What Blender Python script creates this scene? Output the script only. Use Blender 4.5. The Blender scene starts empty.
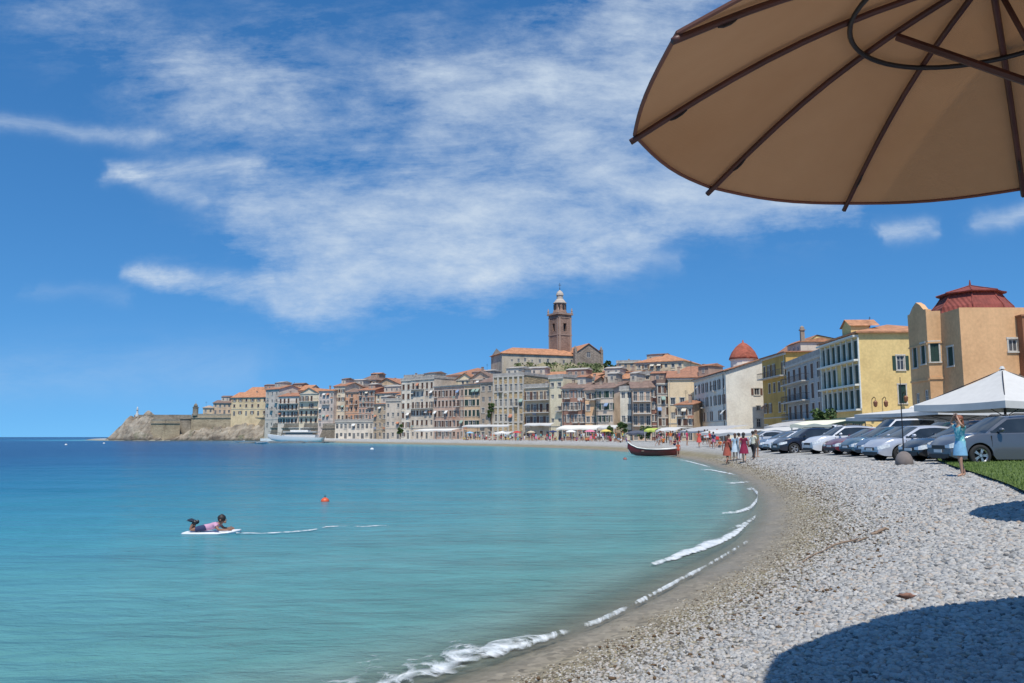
import bpy, bmesh, math, random
import numpy as np
from mathutils import Vector, Matrix, noise
random.seed(7)
PI = math.pi
R = math.radians
SC = bpy.context.scene
COL = SC.collection
CAMZ, FPX, PITCH = 1.75, 804.0, R(6.774)
CP, SP = math.cos(PITCH), math.sin(PITCH)

# ---------------------------------------------------------------- placing
def ray(px, py):
    u, v = (px-512)/FPX, (341.5-py)/FPX
    return Vector((u, CP - v*SP, SP + v*CP))
def at(px, py, D):
    d = ray(px, py); k = D/d.y
    return Vector((d.x*k, D, CAMZ + d.z*k))
def G(px, py, z=0.0):
    d = ray(px, py); k = (z-CAMZ)/d.z
    return Vector((d.x*k, d.y*k, z))
def X(px, D, py=390): return at(px, py, D).x
def Z(py, D): return at(512, py, D).z

# ---------------------------------------------------------------- shoreline and ground height
shore_px = [(340,442.8),(400,444),(450,445),(500,446.2),(560,448),(600,449.8),(640,452.5),(680,457),
            (710,463.5),(735,472),(755,483),(768,497),(771,512),(765,528),(752,545),(727,563),(688,585),(640,611),(590,635),(540,655),(470,683)]
ctrl = [(-300,900),(-260,520),(X(98,425),425),(X(103,397),397),(X(130,389),389),(X(180,390),390),(X(230,388),388),(X(268,380),380),(X(300,362),362)]
ctrl += [tuple(G(a,b).xy) for a,b in shore_px] + [(-2.9,3.0),(-6.0,-1.2),(-12,-10),(-26,-40),(-70,-200)]
def catmull(P, n):
    out = []
    for i in range(len(P)-1):
        p0, p1, p2, p3 = P[max(i-1,0)], P[i], P[i+1], P[min(i+2,len(P)-1)]
        for k in range(n):
            t = k/n
            out.append(tuple(0.5*((2*p1[j])+(-p0[j]+p2[j])*t+(2*p0[j]-5*p1[j]+4*p2[j]-p3[j])*t*t+(-p0[j]+3*p1[j]-3*p2[j]+p3[j])*t**3) for j in (0,1)))
    out.append(P[-1]); return out
SH = np.array(catmull(ctrl, 6))
POLY = np.vstack([SH, [(-70,-400),(3000,-400),(3000,3000),(-300,3000)]])
PA, PB = POLY, np.roll(POLY,-1,0)
def sdist(xy):
    xy = np.asarray(xy, float).reshape(-1,2)
    if len(xy) > 1500:
        return np.concatenate([sdist(c) for c in np.array_split(xy, len(xy)//1500+1)])
    a, ab = SH[:-1], SH[1:]-SH[:-1]
    q = xy[:,None,:]-a[None]
    t = np.clip((q*ab).sum(-1)/((ab*ab).sum(-1)+1e-12), 0, 1)
    d = np.sqrt(((q-t[...,None]*ab)**2).sum(-1).min(1))
    y = xy[:,1:2]; c = (PA[:,1] > y) != (PB[:,1] > y)
    dy = np.where(PB[:,1]==PA[:,1], 1e-9, PB[:,1]-PA[:,1])
    ins = (c & (xy[:,0:1] < (PB[:,0]-PA[:,0])*(y-PA[:,1])/dy+PA[:,0])).sum(1) % 2 == 1
    return np.where(ins, d, -d)
def sstep(t): t = np.clip(t,0,1); return t*t*(3-2*t)
BUMPS = [(19,325,20,100,72),(60,290,13,90,66),(-45,385,11,95,55),(-20,345,12,80,50)]
def hill(x, y):
    h = 0*x
    for cx,cy,hh,rx,ry in BUMPS:
        r = np.sqrt(((x-cx)/rx)**2+((y-cy)/ry)**2)
        h = np.maximum(h, hh*(1-sstep(r)))
    return h
def tz(xy, d=None):
    xy = np.asarray(xy, float).reshape(-1,2)
    if d is None: d = sdist(xy)
    dp = np.maximum(d, 0)
    z = .95*(1-np.exp(-dp*dp/(2.6*dp+2.0)))
    z = np.where(d < 0, np.maximum(d*0.22, -3.5), z)
    return z + hill(xy[:,0], xy[:,1])*sstep((d-30)/45)
def shade_d(x, y, d): return d + np.where(d>-.5, .62+.38*sstep((12-y)/6.0), 0)
def gz(x, y): return float(tz([(x,y)])[0])

# ---------------------------------------------------------------- materials
MATS = {}
def nt_new(name):
    m = bpy.data.materials.new(name); m.use_nodes = True
    nt = m.node_tree; b = nt.nodes['Principled BSDF']
    return m, nt, b
def N(nt, t, **kw):
    n = nt.nodes.new(t)
    for k, v in kw.items():
        if k in n.inputs.keys() if isinstance(k, str) else False: n.inputs[k].default_value = v
        else: setattr(n, k, v)
    return n
def ramp(nt, fac, stops, interp='LINEAR'):
    r = nt.nodes.new('ShaderNodeValToRGB'); r.color_ramp.interpolation = interp
    el = r.color_ramp.elements
    while len(el) < len(stops): el.new(0.5)
    for e, (p, c) in zip(el, stops):
        e.position = p; e.color = (c[0],c[1],c[2],1) if not isinstance(c,(int,float)) else (c,c,c,1)
    nt.links.new(fac, r.inputs['Fac']); return r.outputs['Color']
def mixc(nt, f, a, b, mode='MIX'):
    n = nt.nodes.new('ShaderNodeMix'); n.data_type = 'RGBA'; n.blend_type = mode
    for s, v in (('Factor',f),('A',a),('B',b)):
        sock = [i for i in n.inputs if i.name == s and (i.type == ('VALUE' if s == 'Factor' else 'RGBA'))][0]
        if isinstance(v, (int,float)): sock.default_value = v
        elif isinstance(v, tuple): sock.default_value = (*v[:3],1)
        else: nt.links.new(v, sock)
    return [o for o in n.outputs if o.type == 'RGBA'][0]
def math_(nt, op, a, b=None, c=None, clamp=False):
    n = nt.nodes.new('ShaderNodeMath'); n.operation = op; n.use_clamp = clamp
    for i, v in enumerate((a,b,c)):
        if v is None: continue
        if isinstance(v,(int,float)): n.inputs[i].default_value = v
        else: nt.links.new(v, n.inputs[i])
    return n.outputs[0]
def texco(nt, kind='Object', scale=None):
    tc = nt.nodes.new('ShaderNodeTexCoord').outputs[kind]
    if scale is None: return tc
    mp = nt.nodes.new('ShaderNodeMapping'); mp.inputs['Scale'].default_value = scale
    nt.links.new(tc, mp.inputs['Vector']); return mp.outputs[0]
def noise_(nt, vec, scale, detail=4, rough=.55, dist=0):
    n = nt.nodes.new('ShaderNodeTexNoise'); n.inputs['Scale'].default_value = scale
    n.inputs['Detail'].default_value = detail; n.inputs['Roughness'].default_value = rough; n.inputs['Distortion'].default_value = dist
    if vec is not None: nt.links.new(vec, n.inputs['Vector'])
    return n.outputs['Fac']
def bump_(nt, b, h, strength=.3, dist=.1):
    n = nt.nodes.new('ShaderNodeBump'); n.inputs['Strength'].default_value = strength; n.inputs['Distance'].default_value = dist
    nt.links.new(h, n.inputs['Height']); nt.links.new(n.outputs[0], b.inputs['Normal']); return n
def plain(name, col, rough=.6, metal=0, spec=.5, vary=.12, scale=3, coat=0):
    if name in MATS: return MATS[name]
    m, nt, b = nt_new(name)
    f = noise_(nt, texco(nt), scale, 4)
    lo = tuple(c*(1-vary) for c in col); hi = tuple(min(1,c*(1+vary)) for c in col)
    nt.links.new(ramp(nt, f, [(.3,lo),(.7,hi)]), b.inputs['Base Color'])
    b.inputs['Roughness'].default_value = rough; b.inputs['Metallic'].default_value = metal
    b.inputs['Specular IOR Level'].default_value = spec; b.inputs['Coat Weight'].default_value = coat
    MATS[name] = m; return m
def plaster(name, col, stain=.3, stone=False):
    if name in MATS: return MATS[name]
    m, nt, b = nt_new(name)
    v = texco(nt)
    big = noise_(nt, v, .22, 5, .6)
    streak = noise_(nt, texco(nt,'Object',(1.4,1.4,.16)), 1.0, 5, .65)
    fine = noise_(nt, v, 3.5, 5, .6)
    dark = tuple(c*(1-stain)*k for c,k in zip(col,(.93,.9,.88)))
    lite = tuple(min(1,c*1.1) for c in col)
    c = ramp(nt, big, [(.3,dark),(.52,col),(.75,lite)])
    c = mixc(nt, math_(nt,'MULTIPLY',ramp(nt,streak,[(.5,0),(.72,1)]),stain*1.4,clamp=True), c, tuple(x*.55 for x in col))
    c = mixc(nt, .35, c, ramp(nt, fine, [(.3,.55),(.7,1.0)]), 'MULTIPLY')
    if stone:
        br = nt.nodes.new('ShaderNodeTexVoronoi'); br.inputs['Scale'].default_value = 1.6
        nt.links.new(texco(nt,'Object',(1,1,2)), br.inputs['Vector'])
        c = mixc(nt, .55, c, ramp(nt, br.outputs['Color'], [(.1,.5),(.9,1.0)]), 'MULTIPLY')
        bump_(nt, b, br.outputs['Distance'], .5, .2)
    else:
        bump_(nt, b, fine, .25, .04)
    nt.links.new(c, b.inputs['Base Color']); b.inputs['Roughness'].default_value = .92
    b.inputs['Specular IOR Level'].default_value = .2
    MATS[name] = m; return m
def tiles(name, col):
    if name in MATS: return MATS[name]
    m, nt, b = nt_new(name)
    v = texco(nt)
    w = nt.nodes.new('ShaderNodeTexWave'); w.inputs['Scale'].default_value = 1.1; w.inputs['Distortion'].default_value = .6
    nt.links.new(v, w.inputs['Vector'])
    cell = nt.nodes.new('ShaderNodeTexVoronoi'); cell.inputs['Scale'].default_value = 2.2; nt.links.new(v, cell.inputs['Vector'])
    c = ramp(nt, noise_(nt, v, .7, 6, .7), [(.25,tuple(x*.55 for x in col)),(.5,col),(.75,tuple(min(1,x*1.35) for x in col))])
    c = mixc(nt, .45, c, ramp(nt, cell.outputs['Color'], [(.1,.5),(.9,1.1)]), 'MULTIPLY')
    nt.links.new(c, b.inputs['Base Color']); b.inputs['Roughness'].default_value = .9
    bump_(nt, b, w.outputs['Fac'], .5, .1)
    MATS[name] = m; return m
GLASS = None
def glass_mat():
    if 'window_glass' in MATS: return MATS['window_glass']
    m, nt, b = nt_new('window_glass')
    oi = nt.nodes.new('ShaderNodeObjectInfo').outputs['Random']
    nt.links.new(ramp(nt, oi, [(0,(.03,.033,.038)),(.5,(.075,.075,.08)),(1,(.24,.225,.20))]), b.inputs['Base Color'])  # tones lifted so haze over the far windows sits in the colour
    b.inputs['Roughness'].default_value = .12; b.inputs['Specular IOR Level'].default_value = .45
    MATS['window_glass'] = m; return m

# ---------------------------------------------------------------- mesh helpers
class MB:
    def __init__(s): s.v=[]; s.f=[]; s.m=[]
    def quad(s, *p, m=0):
        i=len(s.v); s.v += [tuple(q) for q in p]; s.f.append(tuple(range(i,i+len(p)))); s.m.append(m)
    def box(s, x0,x1,y0,y1,z0,z1, m=0, M=None):
        c=[Vector((x,y,z)) for z in (z0,z1) for y in (y0,y1) for x in (x0,x1)]
        if M is not None: c=[M@q for q in c]
        i=len(s.v); s.v += [tuple(q) for q in c]
        for f in ((0,2,3,1),(4,5,7,6),(0,1,5,4),(2,6,7,3),(0,4,6,2),(1,3,7,5)):
            s.f.append(tuple(i+k for k in f)); s.m.append(m)
    def tube(s, pts, r, n=6, m=0, caps=True):
        pts=[Vector(p) for p in pts]; rr = r if isinstance(r,(list,tuple)) else [r]*len(pts)
        i0=len(s.v)
        for k,p in enumerate(pts):
            t=(pts[min(k+1,len(pts)-1)]-pts[max(k-1,0)])
            if t.length < 1e-9: t=Vector((0,0,1))
            t.normalize()
            a=t.cross(Vector((0,0,1)) if abs(t.z)<.9 else Vector((1,0,0))).normalized(); b=t.cross(a)
            for j in range(n):
                w=2*PI*j/n; s.v.append(tuple(p+(a*math.cos(w)+b*math.sin(w))*rr[k]))
        for k in range(len(pts)-1):
            for j in range(n):
                a=i0+k*n+j; b=i0+k*n+(j+1)%n
                s.f.append((a,b,b+n,a+n)); s.m.append(m)
        if caps:
            s.f.append(tuple(i0+j for j in range(n))[::-1]); s.m.append(m)
            e=i0+(len(pts)-1)*n; s.f.append(tuple(e+j for j in range(n))); s.m.append(m)
    def lathe(s, prof, n=16, m=0, c=(0,0), a0=0, caps=True):
        i0=len(s.v)
        for r,z in prof:
            for j in range(n):
                w=a0+2*PI*j/n; s.v.append((c[0]+r*math.cos(w), c[1]+r*math.sin(w), z))
        for k in range(len(prof)-1):
            for j in range(n):
                a=i0+k*n+j; b=i0+k*n+(j+1)%n
                s.f.append((a,b,b+n,a+n)); s.m.append(m)
        if not caps: return
        s.f.append(tuple(i0+j for j in range(n))[::-1]); s.m.append(m)
        e=i0+(len(prof)-1)*n; s.f.append(tuple(e+j for j in range(n))); s.m.append(m)
    def mesh(s, name, mats, smooth=False):
        me=bpy.data.meshes.new(name); me.from_pydata(s.v,[],s.f)
        for a in (mats if isinstance(mats,(list,tuple)) else [mats]): me.materials.append(a)
        me.polygons.foreach_set('material_index', s.m)
        if smooth: me.polygons.foreach_set('use_smooth',[True]*len(s.f))
        me.update(); return me
    def build(s, name, mats, parent=None, smooth=False):
        return link(bpy.data.objects.new(name, s.mesh(name,mats,smooth)), parent)
def link(o, parent=None):
    COL.objects.link(o)
    if parent is not None: o.parent = parent
    return o
def tag(o, label=None, cat=None, group=None, kind=None):
    if label: o['label']=label
    if cat: o['category']=cat
    if group: o['group']=group
    if kind: o['kind']=kind
    return o
def thing(name, label, cat, loc=(0,0,0), rz=0, group=None):
    o=bpy.data.objects.new(name,None); link(o); o.location=loc; o.rotation_euler=(0,0,rz); o.empty_display_size=.3
    return tag(o,label,cat,group)
def shared(name, me, parent, M):
    o=bpy.data.objects.new(name, me); link(o,parent); o.matrix_local=M; return o
def smooth_by_angle(o, ang=40):
    me=o.data
    bm=bmesh.new(); bm.from_mesh(me); bmesh.ops.remove_doubles(bm,verts=bm.verts,dist=1e-4)
    for f in bm.faces: f.smooth=True
    for e in bm.edges: e.smooth = len(e.link_faces)==2 and e.calc_face_angle(0)<R(ang)
    bm.to_mesh(me); bm.free()

# ================================================================= SETTING: ground and water
def polar_grid(fine_a=.35, r0=1.2, k=1.035, rmax=30000, coarse=4):
    angs=[]; a=-50.0
    while a<50: angs.append(a); a+=fine_a
    while a<310: angs.append(a); a+=coarse
    rs=[r0]
    while rs[-1]<rmax: rs.append(rs[-1]*k)
    A=np.radians(np.array(angs)); Rr=np.array(rs)
    P=np.stack([np.outer(Rr,np.sin(A)),np.outer(Rr,np.cos(A))],-1)   # (nr,na,2)
    return P
def grid_mesh(name, P, z, keep, mats, attrs):
    nr,na=P.shape[:2]
    verts=np.concatenate([P.reshape(-1,2), z.reshape(-1,1)],1)
    idx=np.arange(nr*na).reshape(nr,na)
    a=idx[:-1,:]; b=np.roll(idx,-1,1)[:-1,:]; c=np.roll(idx,-1,1)[1:,:]; d=idx[1:,:]
    F=np.stack([a,b,c,d],-1).reshape(-1,4)[:, ::-1]
    kf=keep.reshape(-1)[F].any(1); F=F[kf]
    used=np.unique(F); remap=np.full(len(verts),-1); remap[used]=np.arange(len(used))
    F=remap[F]; verts=verts[used]
    me=bpy.data.meshes.new(name)
    me.vertices.add(len(verts)); me.vertices.foreach_set('co', verts.astype(np.float32).ravel())
    me.loops.add(len(F)*4); me.loops.foreach_set('vertex_index', F.astype(np.int32).ravel())
    me.polygons.add(len(F)); me.polygons.foreach_set('loop_start', np.arange(0,len(F)*4,4,dtype=np.int32))
    me.update(calc_edges=True); me.validate()
    me.polygons.foreach_set('use_smooth',[True]*len(F))
    for nme,arr in attrs.items():
        at_=me.attributes.new(nme,'FLOAT','POINT'); at_.data.foreach_set('value', arr.reshape(-1)[used].astype(np.float32))
    me.materials.append(mats)
    return link(bpy.data.objects.new(name,me))

# ground material
def ground_mat():
    m, nt, b = nt_new('beach_ground')
    L=nt.links
    d=nt.nodes.new('ShaderNodeAttribute'); d.attribute_name='shore'; d=d.outputs['Fac']
    hl=nt.nodes.new('ShaderNodeAttribute'); hl.attribute_name='hill'; hl=hl.outputs['Fac']
    v=texco(nt)
    wob=noise_(nt,v,.55,5,.6)
    dd=math_(nt,'ADD',d,math_(nt,'MULTIPLY',math_(nt,'SUBTRACT',wob,.5),1.3))
    base=ramp(nt, math_(nt,'DIVIDE',dd,10.0), [(0,(.26,.24,.19)),(.06,(.23,.205,.16)),(.12,(.27,.235,.175)),(.16,(.29,.25,.16)),(.22,(.33,.29,.2)),(.30,(.40,.385,.345)),(.45,(.46,.455,.43))])
    weed=nt.nodes.new('ShaderNodeAttribute'); weed.attribute_name='weed'; weed=weed.outputs['Fac']
    base=mixc(nt, math_(nt,'MULTIPLY',math_(nt,'MULTIPLY',weed,.75),ramp(nt,noise_(nt,v,1.2,5,.7),[(.35,.2),(.65,1)])), base, (.20,.21,.08))
    vo=nt.nodes.new('ShaderNodeTexVoronoi'); vo.inputs['Scale'].default_value=17; L.new(v,vo.inputs['Vector'])
    vo2=nt.nodes.new('ShaderNodeTexVoronoi'); vo2.inputs['Scale'].default_value=5; L.new(v,vo2.inputs['Vector'])
    dry=ramp(nt, dd, [(.0,0),(1.0,1)])
    g=ramp(nt, vo.outputs['Color'], [(0,.42),(.35,.8),(.8,1.15),(1,1.35)])
    g2=ramp(nt, vo2.outputs['Color'], [(0,.7),(.5,1.0),(1,1.15)])
    gg=mixc(nt,1.0,g,g2,'MULTIPLY')
    peb=mixc(nt,.85,base,gg,'MULTIPLY')
    peb=mixc(nt,.25,peb,ramp(nt,noise_(nt,v,.35,4,.6),[(.3,.7),(.7,1.2)]),'MULTIPLY')
    col=mixc(nt, math_(nt,'DIVIDE',math_(nt,'SUBTRACT',dd,.1),1.2,clamp=True), mixc(nt,.6,base,ramp(nt,noise_(nt,v,22,4,.7),[(.35,.6),(.65,1.25)]),'MULTIPLY'), peb)
    earth=ramp(nt, noise_(nt,v,.12,6,.7), [(.3,(.06,.075,.03)),(.5,(.14,.13,.07)),(.7,(.26,.22,.14))])
    col=mixc(nt, math_(nt,'MULTIPLY',hl,.5,clamp=True), col, earth)
    L.new(col,b.inputs['Base Color'])
    L.new(ramp(nt, math_(nt,'DIVIDE',dd,3.0), [(0,.4),(.3,.6),(.5,.9)]), b.inputs['Roughness'])
    h=math_(nt,'MULTIPLY',vo.outputs['Distance'],math_(nt,'DIVIDE',math_(nt,'SUBTRACT',dd,1.0),1.0,clamp=True))
    bn=bump_(nt,b,math_(nt,'MULTIPLY',h,-1.0),1.0,.06)
    b.inputs['Specular IOR Level'].default_value=.12
    return m
P=polar_grid()
D_=sdist(P.reshape(-1,2)).reshape(P.shape[:2])
Xg,Yg=P[...,0],P[...,1]
Zt=tz(P.reshape(-1,2), D_.ravel()).reshape(P.shape[:2])
und=np.array([noise.noise(Vector((x*.35,y*.35,3.1))) for x,y in P.reshape(-1,2)]).reshape(P.shape[:2])
Zt=Zt+np.where(D_>1.5,1,0)*und*.05*np.clip((D_-1.5)/3,0,1)
wp=G(845,505,1.0).xy
weed=np.exp(-(((Xg-7.6)/2.6)**2+((Yg-17)/6.5)**2))*np.exp(-((D_-2.1)/1.0)**2)
H_=hill(Xg,Yg)*sstep((D_-30)/45)
ground=grid_mesh('ground', P, Zt, (D_>-25), ground_mat(), {'shore':shade_d(Xg,Yg,D_),'hill':H_,'weed':weed})
tag(ground,'pale grey pebble beach and the land behind it',None,None,'structure')

def water_mat():
    m, nt, b = nt_new('sea_water'); L=nt.links
    d=nt.nodes.new('ShaderNodeAttribute'); d.attribute_name='off'; d=d.outputs['Fac']
    v=texco(nt)
    big=noise_(nt,texco(nt,'Object',(.02,.05,1)),1.0,5,.6)
    mid=noise_(nt,texco(nt,'Object',(.25,.6,1)),1.0,5,.6)
    dd=math_(nt,'MULTIPLY',d,math_(nt,'ADD',math_(nt,'MULTIPLY',big,.9),.55))
    fr=math_(nt,'DIVIDE',math_(nt,'LOGARITHM',math_(nt,'ADD',dd,1.0),2.718),6.5)
    c=ramp(nt, fr, [(0,(.26,.27,.21)),(.07,(.17,.25,.22)),(.15,(.10,.25,.245)),(.28,(.09,.265,.285)),(.40,(.042,.215,.28)),(.50,(.013,.135,.225)),(.58,(.004,.07,.165)),(.64,(.0015,.035,.115)),(1,(.001,.02,.085))])
    c=mixc(nt,.45,c,ramp(nt,mid,[(.3,.74),(.7,1.18)]),'MULTIPLY')
    c=mixc(nt,.35,c,ramp(nt,noise_(nt,texco(nt,'Object',(1.6,3.6,1)),1.0,6,.7,.4),[(.32,.62),(.5,1.0),(.7,1.22)]),'MULTIPLY')  # light and dark of the ripples put into the water colour
    L.new(c,b.inputs['Base Color'])
    b.inputs['Roughness'].default_value=.18; b.inputs['Specular IOR Level'].default_value=.035; b.inputs['IOR'].default_value=1.33
    w1=noise_(nt,texco(nt,'Object',(.9,2.3,1)),1.0,6,.62,.4)
    w2=noise_(nt,texco(nt,'Object',(3.2,6,1)),1.0,5,.62,.3)
    w3=noise_(nt,texco(nt,'Object',(.12,.35,1)),1.0,4,.55)
    h=math_(nt,'ADD',math_(nt,'MULTIPLY',w1,.13),math_(nt,'MULTIPLY',w2,.05))
    h=math_(nt,'ADD',h,math_(nt,'MULTIPLY',w3,.5))
    bump_(nt,b,h,1.0,1.0)
    al=ramp(nt, math_(nt,'MULTIPLY',d,.5), [(0,.04),(.12,.4),(.5,1.0)])
    L.new(al,b.inputs['Alpha'])
    return m
PW=polar_grid(.5,2.5,1.04,60000,4)
DW=sdist(PW.reshape(-1,2)).reshape(PW.shape[:2])
ZW=np.zeros(DW.shape)
for i in range(PW.shape[0]):
    r=np.hypot(PW[i,0,0],PW[i,0,1])
    if r<160:
        for j in range(PW.shape[1]):
            x,y=PW[i,j]
            ZW[i,j]=.035*noise.noise(Vector((x*.25,y*.7,0)))*min(1,max(0,-DW[i,j])/6)
sea=grid_mesh('sea_water', PW, ZW, (DW<1.0), water_mat(), {'off':np.maximum(-DW,0)})
tag(sea,'calm turquoise bay water turning deep blue offshore',None,None,'structure')

# ================================================================= pebbles (stuff)
def pebble_mat():
    m, nt, b = nt_new('pebble_stone'); L=nt.links
    rn=nt.nodes.new('ShaderNodeAttribute'); rn.attribute_type='INSTANCER'; rn.attribute_name='rnd'; rn=rn.outputs['Fac']
    sh=nt.nodes.new('ShaderNodeAttribute'); sh.attribute_type='INSTANCER'; sh.attribute_name='shore'; sh=sh.outputs['Fac']
    grey=ramp(nt, rn, [(0,(.12,.12,.118)),(.08,(.25,.25,.243)),(.35,(.345,.345,.335)),(.6,(.41,.41,.395)),(.75,(.40,.365,.32)),(.86,(.46,.455,.435)),(.95,(.33,.26,.20)),(1,(.53,.52,.50))])
    brown=ramp(nt, rn, [(0,(.06,.05,.04)),(.2,(.18,.145,.10)),(.5,(.30,.255,.17)),(.8,(.36,.33,.26)),(1,(.38,.31,.18))])
    wob=noise_(nt,texco(nt,'Object'),.6,3)
    f=math_(nt,'DIVIDE',math_(nt,'SUBTRACT',math_(nt,'ADD',sh,math_(nt,'MULTIPLY',rn,1.5)),1.9),1.1,clamp=True)
    c=mixc(nt,f,brown,grey)
    c=mixc(nt,.5,c,ramp(nt,noise_(nt,texco(nt,'Generated'),6,5,.7),[(.3,.65),(.7,1.15)]),'MULTIPLY')
    L.new(c,b.inputs['Base Color']); b.inputs['Roughness'].default_value=.8; b.inputs['Specular IOR Level'].default_value=.3
    return m
def pebbles():
    # carrier sheet: fine patch of the beach in front of the camera
    xs=np.arange(-3,15,.25); ys=np.arange(2.4,62,.25)
    Xp,Yp=np.meshgrid(xs,ys); pts=np.stack([Xp.ravel(),Yp.ravel()],-1)
    d=sdist(pts); z=tz(pts,d)
    un=np.array([noise.noise(Vector((x*.35,y*.35,3.1))) for x,y in pts])
    z=z+np.where(d>1.5,1,0)*un*.05*np.clip((d-1.5)/3,0,1)
    me=bpy.data.meshes.new('pebbles'); nx=len(xs); ny=len(ys)
    ang=np.degrees(np.arctan2(pts[:,0],pts[:,1]))
    ds=shade_d(pts[:,0],pts[:,1],d)
    ok=(ds>.75)&(d>.08)&(ang<36)&(ang>-12)&(d<40)
    ids=np.arange(nx*ny).reshape(ny,nx)
    F=np.stack([ids[:-1,:-1],ids[:-1,1:],ids[1:,1:],ids[1:,:-1]],-1).reshape(-1,4)
    F=F[ok[F].all(1)]
    # keep clear of the grass and the car park
    used=np.unique(F); rm=np.full(nx*ny,-1); rm[used]=np.arange(len(used))
    V=np.concatenate([pts,z[:,None]],1)[used]
    me.from_pydata(V.tolist(),[],rm[F].tolist())
    rr=np.hypot(pts[:,0],pts[:,1])
    dens=np.clip(2100*(4.2/np.maximum(rr,4.2))**1.35,55,2100)*np.clip((ds-.7)/.8,.12,1)
    size=np.clip(.62*(rr/4.2)**.58,.6,2.6)*np.clip(.3+.3*(ds-1),.3,1.0)
    for n_,a_ in (('dens',dens),('psize',size),('shore',ds)):
        t=me.attributes.new(n_,'FLOAT','POINT'); t.data.foreach_set('value',a_[used].astype(np.float32))
    o=link(bpy.data.objects.new('pebbles',me))
    tag(o,'rounded grey and tan pebbles covering the beach',None,None,'stuff')
    pm=pebble_mat(); me.materials.append(pm)
    ng=bpy.data.node_groups.new('pebble_scatter','GeometryNodeTree')
    ng.interface.new_socket('Geometry',in_out='INPUT',socket_type='NodeSocketGeometry')
    ng.interface.new_socket('Geometry',in_out='OUTPUT',socket_type='NodeSocketGeometry')
    nd=ng.nodes; L=ng.links
    gi=nd.new('NodeGroupInput'); go=nd.new('NodeGroupOutput')
    dp=nd.new('GeometryNodeDistributePointsOnFaces'); dp.distribute_method='RANDOM'
    L.new(gi.outputs[0],dp.inputs['Mesh'])
    na=nd.new('GeometryNodeInputNamedAttribute'); na.data_type='FLOAT'; na.inputs['Name'].default_value='dens'
    L.new(na.outputs[0],dp.inputs['Density'])
    # random attribute
    rv=nd.new('FunctionNodeRandomValue'); rv.data_type='FLOAT'; rv.inputs['Seed'].default_value=3
    st=nd.new('GeometryNodeStoreNamedAttribute'); st.data_type='FLOAT'; st.domain='POINT'; st.inputs['Name'].default_value='rnd'
    L.new(dp.outputs['Points'],st.inputs['Geometry']); L.new(rv.outputs[1],st.inputs['Value'])
    # pebble shapes
    gj=nd.new('GeometryNodeGeometryToInstance')
    for k,(sx,sy,sz) in enumerate([(1,.8,.55),(1,.68,.6),(1.05,.9,.5),(.9,.75,.7)]):
        ic=nd.new('GeometryNodeMeshIcoSphere'); ic.inputs['Radius'].default_value=.032; ic.inputs['Subdivisions'].default_value=2
        nz=nd.new('ShaderNodeTexNoise'); nz.inputs['Scale'].default_value=18+5*k; nz.inputs['Detail'].default_value=1
        po=nd.new('GeometryNodeInputPosition')
        ad=nd.new('ShaderNodeVectorMath'); ad.operation='ADD'; ad.inputs[1].default_value=(k*3.1,k*1.7,0)
        L.new(po.outputs[0],ad.inputs[0]); L.new(ad.outputs[0],nz.inputs['Vector'])
        sb=nd.new('ShaderNodeVectorMath'); sb.operation='SUBTRACT'; sb.inputs[1].default_value=(.5,.5,.5); L.new(nz.outputs['Color'],sb.inputs[0])
        sc=nd.new('ShaderNodeVectorMath'); sc.operation='SCALE'; sc.inputs['Scale'].default_value=.045; L.new(sb.outputs[0],sc.inputs[0])
        sp=nd.new('GeometryNodeSetPosition'); L.new(ic.outputs['Mesh'],sp.inputs['Geometry']); L.new(sc.outputs[0],sp.inputs['Offset'])
        tr=nd.new('GeometryNodeTransform'); tr.inputs['Scale'].default_value=(sx,sy,sz); L.new(sp.outputs[0],tr.inputs['Geometry'])
        ss=nd.new('GeometryNodeSetShadeSmooth'); L.new(tr.outputs[0],ss.inputs[0])
        sm=nd.new('GeometryNodeSetMaterial'); sm.inputs['Material'].default_value=pm; L.new(ss.outputs[0],sm.inputs['Geometry'])
        L.new(sm.outputs[0],gj.inputs[0])
    ip=nd.new('GeometryNodeInstanceOnPoints'); ip.inputs['Pick Instance'].default_value=True
    L.new(st.outputs[0],ip.inputs['Points']); L.new(gj.outputs[0],ip.inputs['Instance'])
    ri=nd.new('FunctionNodeRandomValue'); ri.data_type='INT'; ri.inputs[4].default_value=0; ri.inputs[5].default_value=3; ri.inputs['Seed'].default_value=9
    L.new(ri.outputs[2],ip.inputs['Instance Index'])
    rr_=nd.new('FunctionNodeRandomValue'); rr_.data_type='FLOAT_VECTOR'; rr_.inputs[0].default_value=(-.5,-.5,0); rr_.inputs[1].default_value=(.5,.5,6.28); rr_.inputs['Seed'].default_value=5
    L.new(rr_.outputs[0],ip.inputs['Rotation'])
    rs=nd.new('FunctionNodeRandomValue'); rs.data_type='FLOAT'; rs.inputs[2].default_value=.45; rs.inputs[3].default_value=1.35; rs.inputs['Seed'].default_value=6
    ps=nd.new('GeometryNodeInputNamedAttribute'); ps.data_type='FLOAT'; ps.inputs['Name'].default_value='psize'
    mu=nd.new('ShaderNodeMath'); mu.operation='MULTIPLY'; L.new(rs.outputs[1],mu.inputs[0]); L.new(ps.outputs[0],mu.inputs[1])
    L.new(mu.outputs[0],ip.inputs['Scale'])
    L.new(ip.outputs[0],go.inputs[0])
    md=o.modifiers.new('scatter','NODES'); md.node_group=ng
pebbles()

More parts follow.
